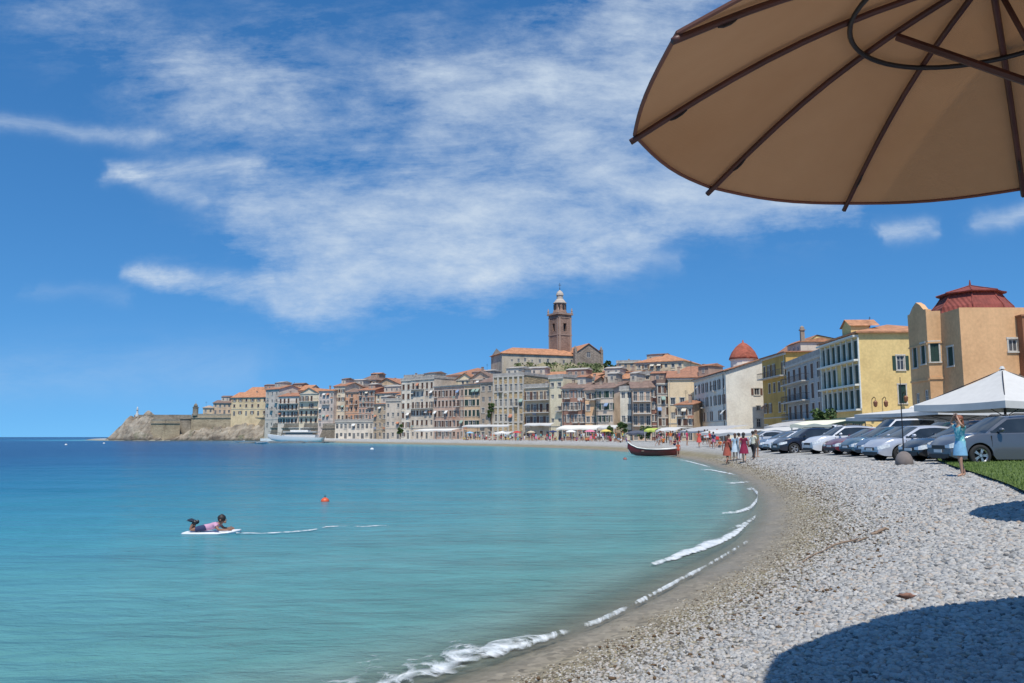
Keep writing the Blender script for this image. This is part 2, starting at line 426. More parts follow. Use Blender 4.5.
# ================================================================= foam (stuff) on the water edge
def foam_mat():
    m, nt, b = nt_new('sea_foam'); L=nt.links
    a=nt.nodes.new('ShaderNodeAttribute'); a.attribute_name='cov'; a=a.outputs['Fac']
    v=texco(nt)
    n1=noise_(nt,texco(nt,'Object',(3,3,1)),1.0,7,.7,.8)
    vo=nt.nodes.new('ShaderNodeTexVoronoi'); vo.feature='DISTANCE_TO_EDGE'; vo.inputs['Scale'].default_value=4.5
    L.new(mixv(nt,v,n1),vo.inputs['Vector'])
    lace=math_(nt,'SUBTRACT',1.0,math_(nt,'MULTIPLY',vo.outputs['Distance'],3.5,clamp=True))
    t=math_(nt,'ADD',math_(nt,'MULTIPLY',a,1.25),math_(nt,'MULTIPLY',math_(nt,'SUBTRACT',n1,.52),3.2))
    t=math_(nt,'ADD',t,math_(nt,'MULTIPLY',math_(nt,'SUBTRACT',lace,.6),.6))
    al=math_(nt,'MULTIPLY',math_(nt,'SUBTRACT',t,.34),1.25,clamp=True)
    L.new(math_(nt,'MULTIPLY',al,.93),b.inputs['Alpha'])
    L.new(ramp(nt,noise_(nt,texco(nt,'Object',(7,7,1)),1.0,6,.75),[(.35,(.42,.47,.48)),(.5,(.62,.66,.67)),(.65,(.78,.79,.78))]),b.inputs['Base Color']); b.inputs['Roughness'].default_value=.8
    bump_(nt,b,n1,.5,.05)
    return m
def mixv(nt,v,n):
    a=nt.nodes.new('ShaderNodeVectorMath'); a.operation='ADD'
    c=nt.nodes.new('ShaderNodeCombineXYZ'); k=math_(nt,'MULTIPLY',n,.5); nt.links.new(k,c.inputs[0]); nt.links.new(k,c.inputs[1])
    nt.links.new(v,a.inputs[0]); nt.links.new(c.outputs[0],a.inputs[1]); return a.outputs[0]
FM=foam_mat()
def foam_strip(name, label, pts, hump=.03, base=None, zoff=.012):
    # pts: (px,py,py half width up, half width down, coverage)
    verts=[];faces=[];cov=[]
    P_=[]
    for (px,py,up,dn,c) in pts: P_.append((px,py,up,dn,c))
    Q=[]
    for i in range(len(P_)-1):
        for k in range(14):
            t=k/14; Q.append([P_[i][j]*(1-t)+P_[i+1][j]*t for j in range(5)])
    Q.append(list(P_[-1]))
    nc=14
    for q in Q:
        for j in range(nc+1):
            t=j/nc
            wk=.62+.9*abs(noise.noise(Vector((q[0]*.035,q[1]*.02,1.7))))
            w=G(q[0],(q[1]-q[2]*wk)+(q[2]*wk+q[3]*(.6+.5*wk))*t,0)
            g=max(0,gz(w.x,w.y))
            prof=math.sin(PI*min(1,t)); wv=.55+.9*noise.noise(Vector((w.x*.9,w.y*.9,4)))
            edge=min(1,(1-t)*5)*min(1,t*1.3)**1.2*max(.35,min(1.25,.75+wv*.5))
            verts.append((w.x,w.y,g+zoff+hump*(prof**1.5)*(.4+.6*t)))
            cov.append(q[4]*edge)
    n=nc+1
    for i in range(len(Q)-1):
        for j in range(nc): a=i*n+j; faces.append((a,a+1,a+n+1,a+n))
    me=bpy.data.meshes.new(name); me.from_pydata(verts,[],faces); me.materials.append(FM)
    t=me.attributes.new('cov','FLOAT','POINT'); t.data.foreach_set('value',cov)
    me.polygons.foreach_set('use_smooth',[True]*len(faces))
    o=link(bpy.data.objects.new(name,me)); tag(o,label,None,None,'stuff'); return o
foam_strip('surf_foam','white foam of the wave washing up nearest the camera',[(320,706,40,6,.3),(380,694,42,7,.55),(430,677,34,6,.8),(475,662,24,5,.95),(515,650,15,4,.9),(545,641,9,3,.9),(575,632,5,2,.85),(600,623,4,2,.85),(640,604,3.5,1.5,.85),(680,582,3,1.2,.8),(705,569,2.6,1,.75),(735,551,2.4,1,.65),(752,540,2,1,0)],.05)
foam_strip('surf_foam','thick white roll of foam on the curve of the shore',[(650,567,3,1.5,.3),(672,560,6,2,1.3),(700,550,8,3,1.5),(722,541,8,4,1.5),(738,532,7,4,1.3),(748,524,3,2,.7),(754,519,1,1,0)],.045)
foam_strip('surf_foam','thin lick of foam above the thick roll',[(728,531,1.5,1,.2),(742,526,2.5,2,.8),(754,519,2,2,.7),(758,514,1,1,0)],.06)
foam_strip('surf_foam','curling foam line along the waist of the bay',[(722,515,.8,.6,.5),(738,513,1.2,1,.9),(750,509,3,2,1),(757,501,4,3,1),(758,494,4,3,.9),(752,489,2,1,.8),(746,490,1,1,.2)],.07)
foam_strip('surf_foam','short foam line near the far curve',[(722,484,.7,.5,.5),(735,483.5,1,.8,1),(750,482,1,.8,.3)],.06)
foam_strip('surf_foam','short foam line past the red boat',[(700,470,.4,.4,.3),(712,470.5,.8,.6,1),(730,474,1,.8,.9),(738,476,.6,.5,.2)],.06)
foam_strip('surf_foam','faint foam line at the far end of the bay',[(676,459,.3,.3,.3),(690,462,.6,.5,.9),(705,466,.8,.5,.9),(712,468,.5,.4,.2)],.05)
foam_strip('boat_wake','thin white wake trailing from the bodyboard',[(236,533.5,.8,.6,.6),(262,533.8,.9,.7,.8),(290,532.5,.9,.7,.85),(312,530.5,1,.7,.9),(326,527.5,.8,.6,.6),(340,526.5,.6,.5,.5),(352,526.8,.6,.5,.1),(362,527.3,.6,.5,.8),(382,526,.6,.4,.6),(390,526,.4,.4,0)],.012)

# ================================================================= grass patch, driftwood, debris
GP=[(936,459),(948,463),(962,466.5),(985,472),(1008,478.5),(1030,486),(1075,504)]
grass_front=[G(a,b,.93) for a,b in GP]
gm,nt,b_=nt_new('lawn'); 
nt.links.new(ramp(nt,noise_(nt,texco(nt),2.2,6,.7),[(.3,(.06,.10,.018)),(.7,(.13,.18,.035))]),b_.inputs['Base Color']); b_.inputs['Roughness'].default_value=.9
mb=MB()
back=[Vector((p.x+7+k*1.2,p.y+7-k*.2,0)) for k,p in enumerate(grass_front)]
for i in range(len(grass_front)-1):
    for k in range(6):
        q=[]
        for (p0,p1,t) in ((grass_front[i],back[i],k/6),(grass_front[i+1],back[i+1],k/6),(grass_front[i+1],back[i+1],(k+1)/6),(grass_front[i],back[i],(k+1)/6)):
            w=p0.lerp(p1,t); q.append((w.x,w.y,gz(w.x,w.y)+.09))
        mb.quad(*q)
tag(mb.build('lawn',gm),'mown green lawn edge beside the parked cars',None,None,'structure')
gb,nt,b_=nt_new('grass_blade')
nt.links.new(ramp(nt,noise_(nt,texco(nt),3,3),[(.3,(.08,.13,.02)),(.7,(.17,.24,.05))]),b_.inputs['Base Color']); b_.inputs['Roughness'].default_value=.7
mb=MB()
for _ in range(22000):
    t=random.random()*(len(grass_front)-1.001); i=int(t); f=t-i; s=random.random()**1.3
    w=grass_front[i].lerp(grass_front[i+1],f).lerp(back[i].lerp(back[i+1],f),s*.9)
    z=gz(w.x,w.y)+.08; a=random.random()*6.28; h=random.uniform(.03,.08); ww=.012
    dx,dy=math.cos(a)*ww,math.sin(a)*ww
    mb.quad((w.x-dx,w.y-dy,z),(w.x+dx,w.y+dy,z),(w.x+random.uniform(-.03,.03),w.y+random.uniform(-.03,.03),z+h))
tag(mb.build('grass',gb),'short green grass blades',None,None,'stuff')

wood=plain('drift_wood',(.24,.17,.12),.85,vary=.35,scale=9)
def stick(name,label,pix,r,lift=.05):
    pts=[]
    for px,py in pix:
        p=G(px,py,.84)
        pts.append((p.x,p.y,gz(p.x,p.y)+lift+random.uniform(-.01,.02)))
    m=MB(); m.tube(pts,[r*(.5+.6*math.sin(PI*(i+.5)/len(pts))) for i in range(len(pts))],6)
    return tag(m.build(name,wood,None,True),label,'driftwood')
stick('driftwood','short thick reddish driftwood stick lying on the pebbles',[(870,502.5),(874,501.8),(879,501.2),(884,500.8),(887,501.2)],.022,.03)
stick('driftwood','long thin dark twig trailing towards the weed line',[(823,506.5),(832,505.4),(842,504.6),(850,504.2),(857,503)],.012,.025)
stick('driftwood','thin bent twig between the thick stick and the long twig',[(856,505.5),(861,504.2),(867,503.6)],.010,.025)
stick('driftwood','faint thin twig leading into the green weed',[(800,512),(806,509.5),(814,507.8),(822,507.2)],.009,.02)
dm=MB()
c0=G(904,562,.8); 
def blob(mbx,c,rx,ry,rz,seed,n=10,m=0,amp=.25):
    i0=len(mbx.v); rows=n//2+1
    for i in range(rows):
        th=PI*i/(rows-1)
        for j in range(n):
            ph=2*PI*j/n; d=Vector((math.sin(th)*math.cos(ph),math.sin(th)*math.sin(ph),math.cos(th)))
            k=1+amp*noise.noise(d*1.7+Vector((seed,seed*.7,0)))
            mbx.v.append((c[0]+d.x*rx*k,c[1]+d.y*ry*k,c[2]+d.z*rz*k))
    for i in range(rows-1):
        for j in range(n):
            a=i0+i*n+j; b=i0+i*n+(j+1)%n; mbx.f.append((a,b,b+n,a+n)[::-1]); mbx.m.append(m)
blob(dm,(c0.x,c0.y,gz(c0.x,c0.y)+.05),.065,.03,.02,3,12,amp=.8)
tag(dm.build('bark_piece',plain('bark',(.25,.13,.09),.9,vary=.4,scale=12),None,True),'reddish brown piece of bark alone on the pebbles','driftwood')
# sea-wrack tufts by the near water edge
wr=plain('wrack',(.11,.065,.03),.8,vary=.5,scale=14)
mb=MB()
for _ in range(420):
    # pick points at 1.6..2.8 m from the shore
    for _k in range(20):
        x=random.uniform(-2,10); y=random.uniform(3.5,24)
        d=float(sdist([(x,y)])[0])
        if 1.0-.6*(y<7)<d<2.3-.8*(y<7)+random.random()*.6: break
    else: continue
    blob(mb,(x,y,gz(x,y)+.02),random.uniform(.008,.026),random.uniform(.008,.02),random.uniform(.006,.013),random.random()*50,7,amp=.9)
tag(mb.build('sea_wrack',wr,None,True),'brown scraps of dried weed along the tide line',None,None,'stuff')

# ================================================================= WORLD, SUN, CAMERA
cam=bpy.data.cameras.new('camera'); cam.lens=FPX/1024*36; cam.sensor_width=36; cam.clip_start=.05; cam.clip_end=200000
co=bpy.data.objects.new('camera',cam); COL.objects.link(co); co.location=(0,0,CAMZ); co.rotation_euler=(PI/2+PITCH,0,0); SC.camera=co
SAZ=math.atan2(.02,-1.0); SEL=R(62)
w=bpy.data.worlds.new('World'); SC.world=w; w.use_nodes=True; nt=w.node_tree; L=nt.links
bg=nt.nodes['Background']; sky=nt.nodes.new('ShaderNodeTexSky'); sky.sky_type='NISHITA'; sky.sun_disc=False
sky.sun_elevation=SEL; sky.sun_rotation=SAZ; sky.air_density=1.0; sky.dust_density=.25; sky.ozone_density=3.0; sky.altitude=0
hs=nt.nodes.new('ShaderNodeHueSaturation'); hs.inputs['Saturation'].default_value=1.22; hs.inputs['Value'].default_value=1.42
L.new(sky.outputs[0],hs.inputs['Color'])
geo=nt.nodes.new('ShaderNodeTexCoord').outputs['Generated']
sep=nt.nodes.new('ShaderNodeSeparateXYZ'); L.new(geo,sep.inputs[0])
cz=nt.nodes.new('ShaderNodeCombineXYZ'); L.new(sep.outputs[0],cz.inputs[0]); L.new(sep.outputs[1],cz.inputs[1])
L.new(math_(nt,'ADD',math_(nt,'MULTIPLY',math_(nt,'ABSOLUTE',sep.outputs[2]),.94),.165),cz.inputs[2])
nv=nt.nodes.new('ShaderNodeVectorMath'); nv.operation='NORMALIZE'; L.new(cz.outputs[0],nv.inputs[0])
L.new(nv.outputs[0],sky.inputs['Vector'])
yy=math_(nt,'MAXIMUM',sep.outputs[1],.15)
U=math_(nt,'DIVIDE',sep.outputs[0],yy); V=math_(nt,'DIVIDE',sep.outputs[2],yy)
cu=nt.nodes.new('ShaderNodeCombineXYZ'); L.new(U,cu.inputs[0]); L.new(V,cu.inputs[1]); UV=cu.outputs[0]
# plan position of the cloud layer (perspective of a flat layer)
zz=math_(nt,'MAXIMUM',sep.outputs[2],.06)
cl=nt.nodes.new('ShaderNodeCombineXYZ'); L.new(math_(nt,'DIVIDE',sep.outputs[0],zz),cl.inputs[0]); L.new(math_(nt,'DIVIDE',sep.outputs[1],zz),cl.inputs[1]); PL=cl.outputs[0]
def mapped(vec,rot,scale):
    mp=nt.nodes.new('ShaderNodeMapping'); mp.inputs['Rotation'].default_value=(0,0,rot); mp.inputs['Scale'].default_value=scale
    L.new(vec,mp.inputs['Vector']); return mp.outputs[0]
n_wisp=noise_(nt,mapped(UV,R(-38),(1.1,4.6,1)),2.6,13,.70,.3)
n_wisp2=noise_(nt,mapped(UV,R(10),(1.5,4.6,1)),3.0,12,.70,.5)
n_puff=noise_(nt,mapped(UV,R(18),(2.4,4.6,1)),3.2,13,.68,.12)
n_big=noise_(nt,UV,2.2,4,.5)
def duv(px,py):
    d=ray(px,py); return d.x/d.y, d.z/d.y
nd_=nt.nodes.new('ShaderNodeTexNoise'); nd_.inputs['Scale'].default_value=3.6; nd_.inputs['Detail'].default_value=6; nd_.inputs['Roughness'].default_value=.6; L.new(UV,nd_.inputs['Vector'])
sn_=nt.nodes.new('ShaderNodeSeparateXYZ'); L.new(nd_.outputs['Color'],sn_.inputs[0])
U=math_(nt,'ADD',U,math_(nt,'MULTIPLY',math_(nt,'SUBTRACT',sn_.outputs[0],.5),.30)); V=math_(nt,'ADD',V,math_(nt,'MULTIPLY',math_(nt,'SUBTRACT',sn_.outputs[1],.5),.085))
def capsule(x0,y0,x1,y1,rad,soft=1.0):
    a=duv(x0,y0); b=duv(x1,y1); ab=(b[0]-a[0],b[1]-a[1]); L2=ab[0]**2+ab[1]**2+1e-9; r=rad/FPX
    ux=math_(nt,'SUBTRACT',U,a[0]); vy=math_(nt,'SUBTRACT',V,a[1])
    t=math_(nt,'DIVIDE',math_(nt,'ADD',math_(nt,'MULTIPLY',ux,ab[0]),math_(nt,'MULTIPLY',vy,ab[1])),L2,clamp=True)
    dx=math_(nt,'SUBTRACT',ux,math_(nt,'MULTIPLY',t,ab[0])); dy=math_(nt,'SUBTRACT',vy,math_(nt,'MULTIPLY',t,ab[1]))
    dd=math_(nt,'ADD',math_(nt,'MULTIPLY',dx,dx),math_(nt,'MULTIPLY',dy,dy))
    return math_(nt,'EXPONENT',math_(nt,'MULTIPLY',math_(nt,'DIVIDE',dd,r*r),-1.0))
def addall(ls):
    o=ls[0]
    for q in ls[1:]: o=math_(nt,'ADD',o,q)
    return o
def k_(s,v): return math_(nt,'MULTIPLY',s,v)
body=addall([k_(capsule(330,290,620,225,42),.95),k_(capsule(470,190,680,110,75),1.0),k_(capsule(600,60,720,-60,85),.95),
             k_(capsule(260,215,460,240,45),.6),k_(capsule(200,110,430,170,65),.5),k_(capsule(60,0,260,100,48),.35),k_(capsule(430,60,520,150,45),.35),
             k_(capsule(150,272,330,300,15),.55),k_(capsule(680,215,830,210,22),.7),k_(capsule(280,20,480,90,60),.25),k_(capsule(640,180,760,190,45),.7)])
wis=addall([k_(capsule(0,126,150,141,9),.42),k_(capsule(112,174,235,171,9),.6),k_(capsule(128,176,200,198,9),.5),k_(capsule(135,271,290,280,8),.5),
            k_(capsule(875,232,925,224,9),.6),k_(capsule(985,222,1040,212,10),.6),k_(capsule(0,375,260,365,28),.16),k_(capsule(470,275,680,262,9),.3),k_(capsule(30,290,140,296,8),.12)])
tex=math_(nt,'ADD',math_(nt,'MULTIPLY',n_wisp,.5),math_(nt,'ADD',math_(nt,'MULTIPLY',n_puff,.5),math_(nt,'MULTIPLY',n_wisp2,.2)))   # about .6 mean
cov=math_(nt,'ADD',k_(math_(nt,'MINIMUM',body,1.05),.62),k_(math_(nt,'SUBTRACT',tex,.60),3.5))
cov=math_(nt,'MULTIPLY',ramp(nt,cov,[(.0,0),(.3,.2),(.65,.5),(1.0,.8)]),math_(nt,'MULTIPLY',body,2.2,clamp=True))
cw=math_(nt,'MULTIPLY',wis,math_(nt,'MULTIPLY',math_(nt,'SUBTRACT',n_wisp2,.28),3.0,clamp=True))
cov=math_(nt,'ADD',cov,cw,clamp=True)
tint=mixc(nt,1.0,hs.outputs[0],(.66,.97,1.08),'MULTIPLY')
skyc=mixc(nt,cov,tint,(6.4,7.4,8.5))
L.new(skyc,bg.inputs['Color']); bg.inputs['Strength'].default_value=.1
sd=bpy.data.lights.new('sun','SUN'); sd.energy=4.6; sd.angle=R(.53); sd.color=(1,.94,.84)
so=bpy.data.objects.new('sun',sd); COL.objects.link(so)
sv=Vector((math.sin(SAZ)*math.cos(SEL),math.cos(SAZ)*math.cos(SEL),math.sin(SEL)))
so.rotation_euler=sv.to_track_quat('Z','Y').to_euler()
vs=SC.view_settings; SC.display_settings.display_device='sRGB'; vs.view_transform='Standard'; vs.look='None'; vs.exposure=0; vs.gamma=1; vs.use_curve_mapping=False
SC.cycles.max_bounces=5; SC.cycles.transparent_max_bounces=8; SC.cycles.use_denoising=True

# ================================================================= BUILDINGS
GLM=glass_mat()
frame_w=plain('painted_frame',(.62,.6,.55),.6); trim_s=plain('stone_trim',(.52,.48,.41),.9,vary=.2)
sh_green=plain('green_shutter',(.018,.05,.035),.6); sh_brown=plain('brown_shutter',(.12,.06,.04),.7); sh_grey=plain('grey_shutter',(.25,.26,.27),.7)
rail_m=plain('iron_railing',(.05,.05,.055),.5,spec=.4); slab_m=plain('balcony_slab',(.5,.48,.44),.9)
WIN={}
def window_mesh(w,h,style):
    key=(round(w,1),round(h,1),style)
    if key in WIN: return WIN[key]
    m=MB(); w,h=key[0],key[1]; g=.14
    m.box(-w/2-.01,w/2+.01,g,g+.03,-.01,h+.01,0)                      # glass
    if style!='closed' and style!='closed_brown':
        for x in (-w/2,w/2-.08): m.box(x,x+.08,g-.05,g,0,h,1)
        m.box(-.03,.03,g-.045,g,.06,h-.06,1)
        for z in (0,h-.08): m.box(-w/2+.08,w/2-.08,g-.05,g,z,z+.08,1)
        if h>1.5: m.box(-w/2+.08,w/2-.08,g-.04,g,h*.68,h*.68+.05,1)
    if style in ('trim','shut','shut_brown','closed','closed_brown'):
        for x in (-w/2-.14,w/2): m.box(x,x+.14,-.04,.05,0,h,2)
        m.box(-w/2-.18,w/2+.18,-.07,.05,h,h+.16,2); m.box(-w/2-.2,w/2+.2,-.12,.05,-.12,0,2)
    if style in ('shut','shut_brown'):
        for x in (-w/2-.14-w*.45,w/2+.14): m.box(x,x+w*.45,-.07,-.005,.02,h-.02,3)
    if style in ('closed','closed_brown'):
        for a,b in ((-w/2,-.015),(.015,w/2)):
            m.box(a,b,.06,.10,0,h,3)
            nsl=int(h/.16)
            for k in range(nsl): m.box(a+.06,b-.06,.045,.06,.05+k*.16,.05+k*.16+.09,3)
    me=m.mesh('window',[GLM,frame_w,trim_s,sh_brown if 'brown' in style else sh_green])
    WIN[key]=me; return me
def panel(mb,O,U_,Nin,L_,z0,z1,ops,rec=.3,m=0):
    """flat wall from O along U_, openings (s0,s1,z0,z1), reveals go along Nin"""
    us=sorted({0,L_,*[o[0] for o in ops],*[o[1] for o in ops]}); zs=sorted({z0,z1,*[o[2] for o in ops],*[o[3] for o in ops]})
    pt=lambda s,z,k=0: O+U_*s+Nin*k+Vector((0,0,z))
    for a,b in zip(us[:-1],us[1:]):
        run=None
        for c,d in zip(zs[:-1],zs[1:]):
            cs,cz_=(a+b)/2,(c+d)/2
            if any(o[0]<cs<o[1] and o[2]<cz_<o[3] for o in ops): 
                if run: mb.quad(pt(a,run[0]),pt(b,run[0]),pt(b,run[1]),pt(a,run[1]),m=m); run=None
            else: run=(run[0],d) if run else (c,d)
        if run: mb.quad(pt(a,run[0]),pt(b,run[0]),pt(b,run[1]),pt(a,run[1]),m=m)
    for (a,b,c,d) in ops:
        mb.quad(pt(a,c),pt(a,d),pt(a,d,rec),pt(a,c,rec),m=m); mb.quad(pt(b,c,rec),pt(b,d,rec),pt(b,d),pt(b,c),m=m)
        mb.quad(pt(a,c,rec),pt(b,c,rec),pt(b,c),pt(a,c),m=m); mb.quad(pt(a,d),pt(b,d),pt(b,d,rec),pt(a,d,rec),m=m)
def balcony_mesh(x0,x1,dep,solid=None,step=.35):
    m=MB(); m.box(x0,x1,-dep,0,-.18,0,0)
    if solid: m.box(x0,x1,-dep,-dep+.1,0,.95,1); m.box(x0,x0+.1,-dep+.1,0,0,.95,1); m.box(x1-.1,x1,-dep+.1,0,0,.95,1)
    else:
        for (a,b,c,d) in ((x0,x1,-dep,-dep+.05),(x0,x0+.05,-dep+.05,0),(x1-.05,x1,-dep+.05,0)): m.box(a,b,c,d,.95,1.01,1)
        n=max(2,int((x1-x0)/step))
        for k in range(n+1):
            x=x0+.01+(x1-x0-.04)*k/n; m.box(x,x+.03,-dep+.01,-dep+.035,0,.95,1)
    return m
TILE=tiles('terracotta_tiles',(.40,.19,.11)); TILE_D=tiles('dark_tiles',(.24,.16,.125)); TILE_O=tiles('orange_tiles',(.50,.24,.125)); FLAT=plain('roof_screed',(.38,.35,.31),.95,vary=.25,scale=1)
CHIM=plaster('chimney_plaster',(.45,.36,.28))
def add_roof(root,kind,L_,dep,z,rise,mat,ov=.45,th=.18):
    m=MB()
    def slab(a,b,c,d):   # quad with thickness
        t=Vector((0,0,-th)); a,b,c,d=map(Vector,(a,b,c,d))
        m.quad(a,b,c,d); m.quad(d+t,c+t,b+t,a+t)
        for p,q in ((a,b),(b,c),(c,d),(d,a)): m.quad(p+t,q+t,q,p)
    x0,x1,y0,y1=-ov,L_+ov,-ov,dep+ov; z=z+.2
    if kind=='gable_x':
        ym=dep/2; zr=z+rise; k=rise*ov/(dep/2)
        slab((x0,y0,z-k),(x1,y0,z-k),(x1,ym,zr),(x0,ym,zr)); slab((x1,y1,z-k),(x0,y1,z-k),(x0,ym,zr),(x1,ym,zr))
    elif kind=='gable_y':
        xm=L_/2; zr=z+rise; k=rise*ov/(L_/2)
        slab((x0,y1,z-k),(x0,y0,z-k),(xm,y0,zr),(xm,y1,zr)); slab((x1,y0,z-k),(x1,y1,z-k),(xm,y1,zr),(xm,y0,zr))
    elif kind=='mono':
        slab((x0,y0,z),(x1,y0,z),(x1,y1,z+rise),(x0,y1,z+rise))
    elif kind=='hip':
        ins=min(L_,dep)/2; zr=z+rise
        if L_>=dep: r0,r1=Vector((ins,dep/2,zr)),Vector((L_-ins,dep/2,zr))
        else: r0=r1=None
        if r0 is not None:
            a,b,c,d=Vector((x0,y0,z)),Vector((x1,y0,z)),Vector((x1,y1,z)),Vector((x0,y1,z))
            m.quad(a,b,r1,r0); m.quad(c,d,r0,r1); m.quad(b,c,r1); m.quad(d,a,r0)
        else:
            r0,r1=Vector((L_/2,ins,zr)),Vector((L_/2,dep-ins,zr)); a,b,c,d=Vector((x0,y0,z)),Vector((x1,y0,z)),Vector((x1,y1,z)),Vector((x0,y1,z))
            m.quad(a,b,r0); m.quad(b,c,r1,r0); m.quad(c,d,r1); m.quad(d,a,r0,r1)
        m.box(x0,x1,y0,y1,z-.2,z-.002)
    elif kind=='flat':
        m.box(-.15,L_+.15,-.15,dep+.15,z-.2,z-.002)
        for (a,b,c,d) in ((-.15,L_+.15,-.15,.1),(-.15,.1,.1,dep+.15),(L_-.1,L_+.15,.1,dep+.15)): m.box(a,b,c,d,z,z+.6)
    return m.build('roof',mat,root)
NB=[0]
CLOTHS=[plain('faded_cloth_a',(.6,.55,.45),.9),plain('faded_cloth_b',(.25,.35,.3),.9),plain('faded_cloth_c',(.45,.2,.12),.9),plain('faded_cloth_d',(.65,.64,.6),.9),plain('faded_cloth_e',(.2,.28,.42),.9)]
def building(label,name,pxL,DL,pxR,DR,dep,ytop,wall,floors,bays,roof=('gable_x',2.0,None),style='trim',z0=None,ww=1.0,wh=1.5,
             bal=None,gf='door',side=None,left=None,cat='building',stone=False,chim=1,blank=(),topf=None,gfh=None,group=None,cornice=True,ybase=None,lean=0):
    rnd=random.Random(int(pxL*13+DL*7))
    A=Vector((X(pxL,DL),DL,0)); B=Vector((X(pxR,DR),DR,0)); Lv=B-A; L_=Lv.length; ang=math.atan2(Lv.y,Lv.x)
    inn=Vector((-Lv.y,Lv.x,0))/L_
    if z0 is None: z0=max(.9,min(gz(*(A+Lv*.5).xy),gz(A.x,A.y)+1)) if ybase is None else Z(ybase,(DL+DR)/2)
    z1=Z(ytop,DR)
    H=z1-z0
    root=thing(name,label,cat,(A.x,A.y,z0),ang,group)
    wall=tuple(min(.80,c*1.24*k+.02) for c,k in zip(wall,(1.09,.99,.89))) if isinstance(wall,tuple) else wall
    wm=wall if not isinstance(wall,tuple) else plaster('plaster_%d_%d_%d'%tuple(int(c*100) for c in wall)+('s' if stone else ''),wall,stone=stone)
    mb=MB(); ux,uy=Vector((1,0,0)),Vector((0,1,0))
    zb=-7
    gfh=gfh or (H/floors)*1.12
    fh=(H-gfh-.25)/max(1,floors-1)
    ops=[];wins=[]
    bw=L_/bays; wwd=min(ww,bw*.62)
    for f in range(floors):
        zf=0 if f==0 else gfh+(f-1)*fh
        hh=gfh if f==0 else fh
        for b in range(bays):
            if (f,b) in blank or f in blank: continue
            if rnd.random()<.04 and f>0: continue
            cx=(b+.5)*bw
            if f==0:
                if gf=='none': continue
                if gf=='shops': w_,h_,zs,st=bw*.72,min(2.9,hh-.7),.05,'plain'
                elif gf=='door': w_,h_,zs,st=(wwd*1.05,2.3,.05,'plain') if (b+int(pxL))%2==0 else (wwd,min(wh,1.5),1.0,style)
                else: w_,h_,zs,st=wwd,wh,(hh-wh)/2,style
            else:
                st=style; w_=wwd; h_=min(wh,hh-.75); zs=.9 if h_<1.9 else .15
                if topf and f==floors-1: st,h_,zs=topf,min(1.1,hh-.9),.9
                if bal and f in bal: h_=min(2.2,hh-.6); zs=.08
                if zs+h_>hh-.3: zs=max(.08,hh-.35-h_)
            w_=round(w_,1); h_=round(max(.5,h_),1)
            ops.append((cx-w_/2,cx+w_/2,zf+zs,zf+zs+h_)); wins.append((cx,zf+zs,w_,h_,st))
    panel(mb,Vector((0,0,0)),ux,uy,L_,zb,H,ops,.15)
    alt={'closed':'shut','closed_brown':'shut_brown','trim':'shut_brown','plain':'trim','shut':'closed','shut_brown':'closed_brown'}
    far=DR>125
    wins=[(a_,b_,c_,d_,(alt[st_] if far and rnd.random()<.28 else ('plain' if far and rnd.random()<.12 else st_))) for a_,b_,c_,d_,st_ in wins]
    for (cx,z,w_,h_,st) in wins:
        shared('door' if z<.1 and gf!='shops' else ('shop_window' if z<.1 else 'window'),window_mesh(w_,h_,st),root,Matrix.Translation((cx,0,z)))
    # sides
    for which,spec in (('R',side),('L',left)):
        so_=[]
        if spec:
            for (c,z,w_,h_,st) in spec:
                w_=round(w_,1);h_=round(h_,1)
                c=c*dep; z=z*H
                so_.append((c-w_/2,c+w_/2,z,z+h_))
                if which=='R': M=Matrix.Translation((L_,c,z))@Matrix.Rotation(PI/2,4,'Z')
                else: M=Matrix.Translation((0,c,z))@Matrix.Rotation(-PI/2,4,'Z')
                if which=='L': so_[-1]=(dep-c-w_/2,dep-c+w_/2,z,z+h_)
                shared('window',window_mesh(w_,h_,st),root,M)
        if which=='R': panel(mb,Vector((L_,0,0)),uy,-ux,dep,zb,H,so_,.15)
        else: panel(mb,Vector((0,dep,0)),-uy,ux,dep,zb,H,so_,.15)
    mb.quad((L_,dep,zb),(0,dep,zb),(0,dep,H),(L_,dep,H))
    kind,rise,rmat=roof
    rmat=rmat or TILE
    if kind=='gable_x': 
        for x in (0,L_): mb.quad((x,0,H),(x,dep,H),(x,dep/2,H+rise+.1)) 
    if kind=='gable_y':
        for y in (0,dep): mb.quad((0,y,H),(L_,y,H),(L_/2,y,H+rise+.1))
    if kind=='mono':
        mb.quad((0,0,H),(0,dep,H),(0,dep,H+rise)); mb.quad((L_,0,H),(L_,dep,H),(L_,dep,H+rise)); mb.quad((0,dep,H),(L_,dep,H),(L_,dep,H+rise),(0,dep,H+rise))
    mb.build('wall',wm,root)
    rf=add_roof(root,kind,L_,dep,H,rise,rmat)
    if cornice:
        c=MB(); c.box(-.12,L_+.12,-.28,-.003,H-.35,H-.02); c.build('cornice',trim_s,root)
        if floors>2: c=MB(); c.box(-.02,L_+.02,-.1,-.003,gfh-.12,gfh+.05); c.build('string_course',trim_s,root)
    for k in range(chim):
        cxx=rnd.uniform(.15,.85)*L_; cyy=dep*rnd.uniform(.3,.6); cm=MB(); zc=H+max(.2,rise*.6 if kind!='flat' else 0)
        cm.box(cxx-.3,cxx+.3,cyy-.3,cyy+.3,H-.1,zc+1.5); cm.box(cxx-.38,cxx+.38,cyy-.38,cyy+.38,zc+1.5,zc+1.65); cm.build('chimney',CHIM,rf)
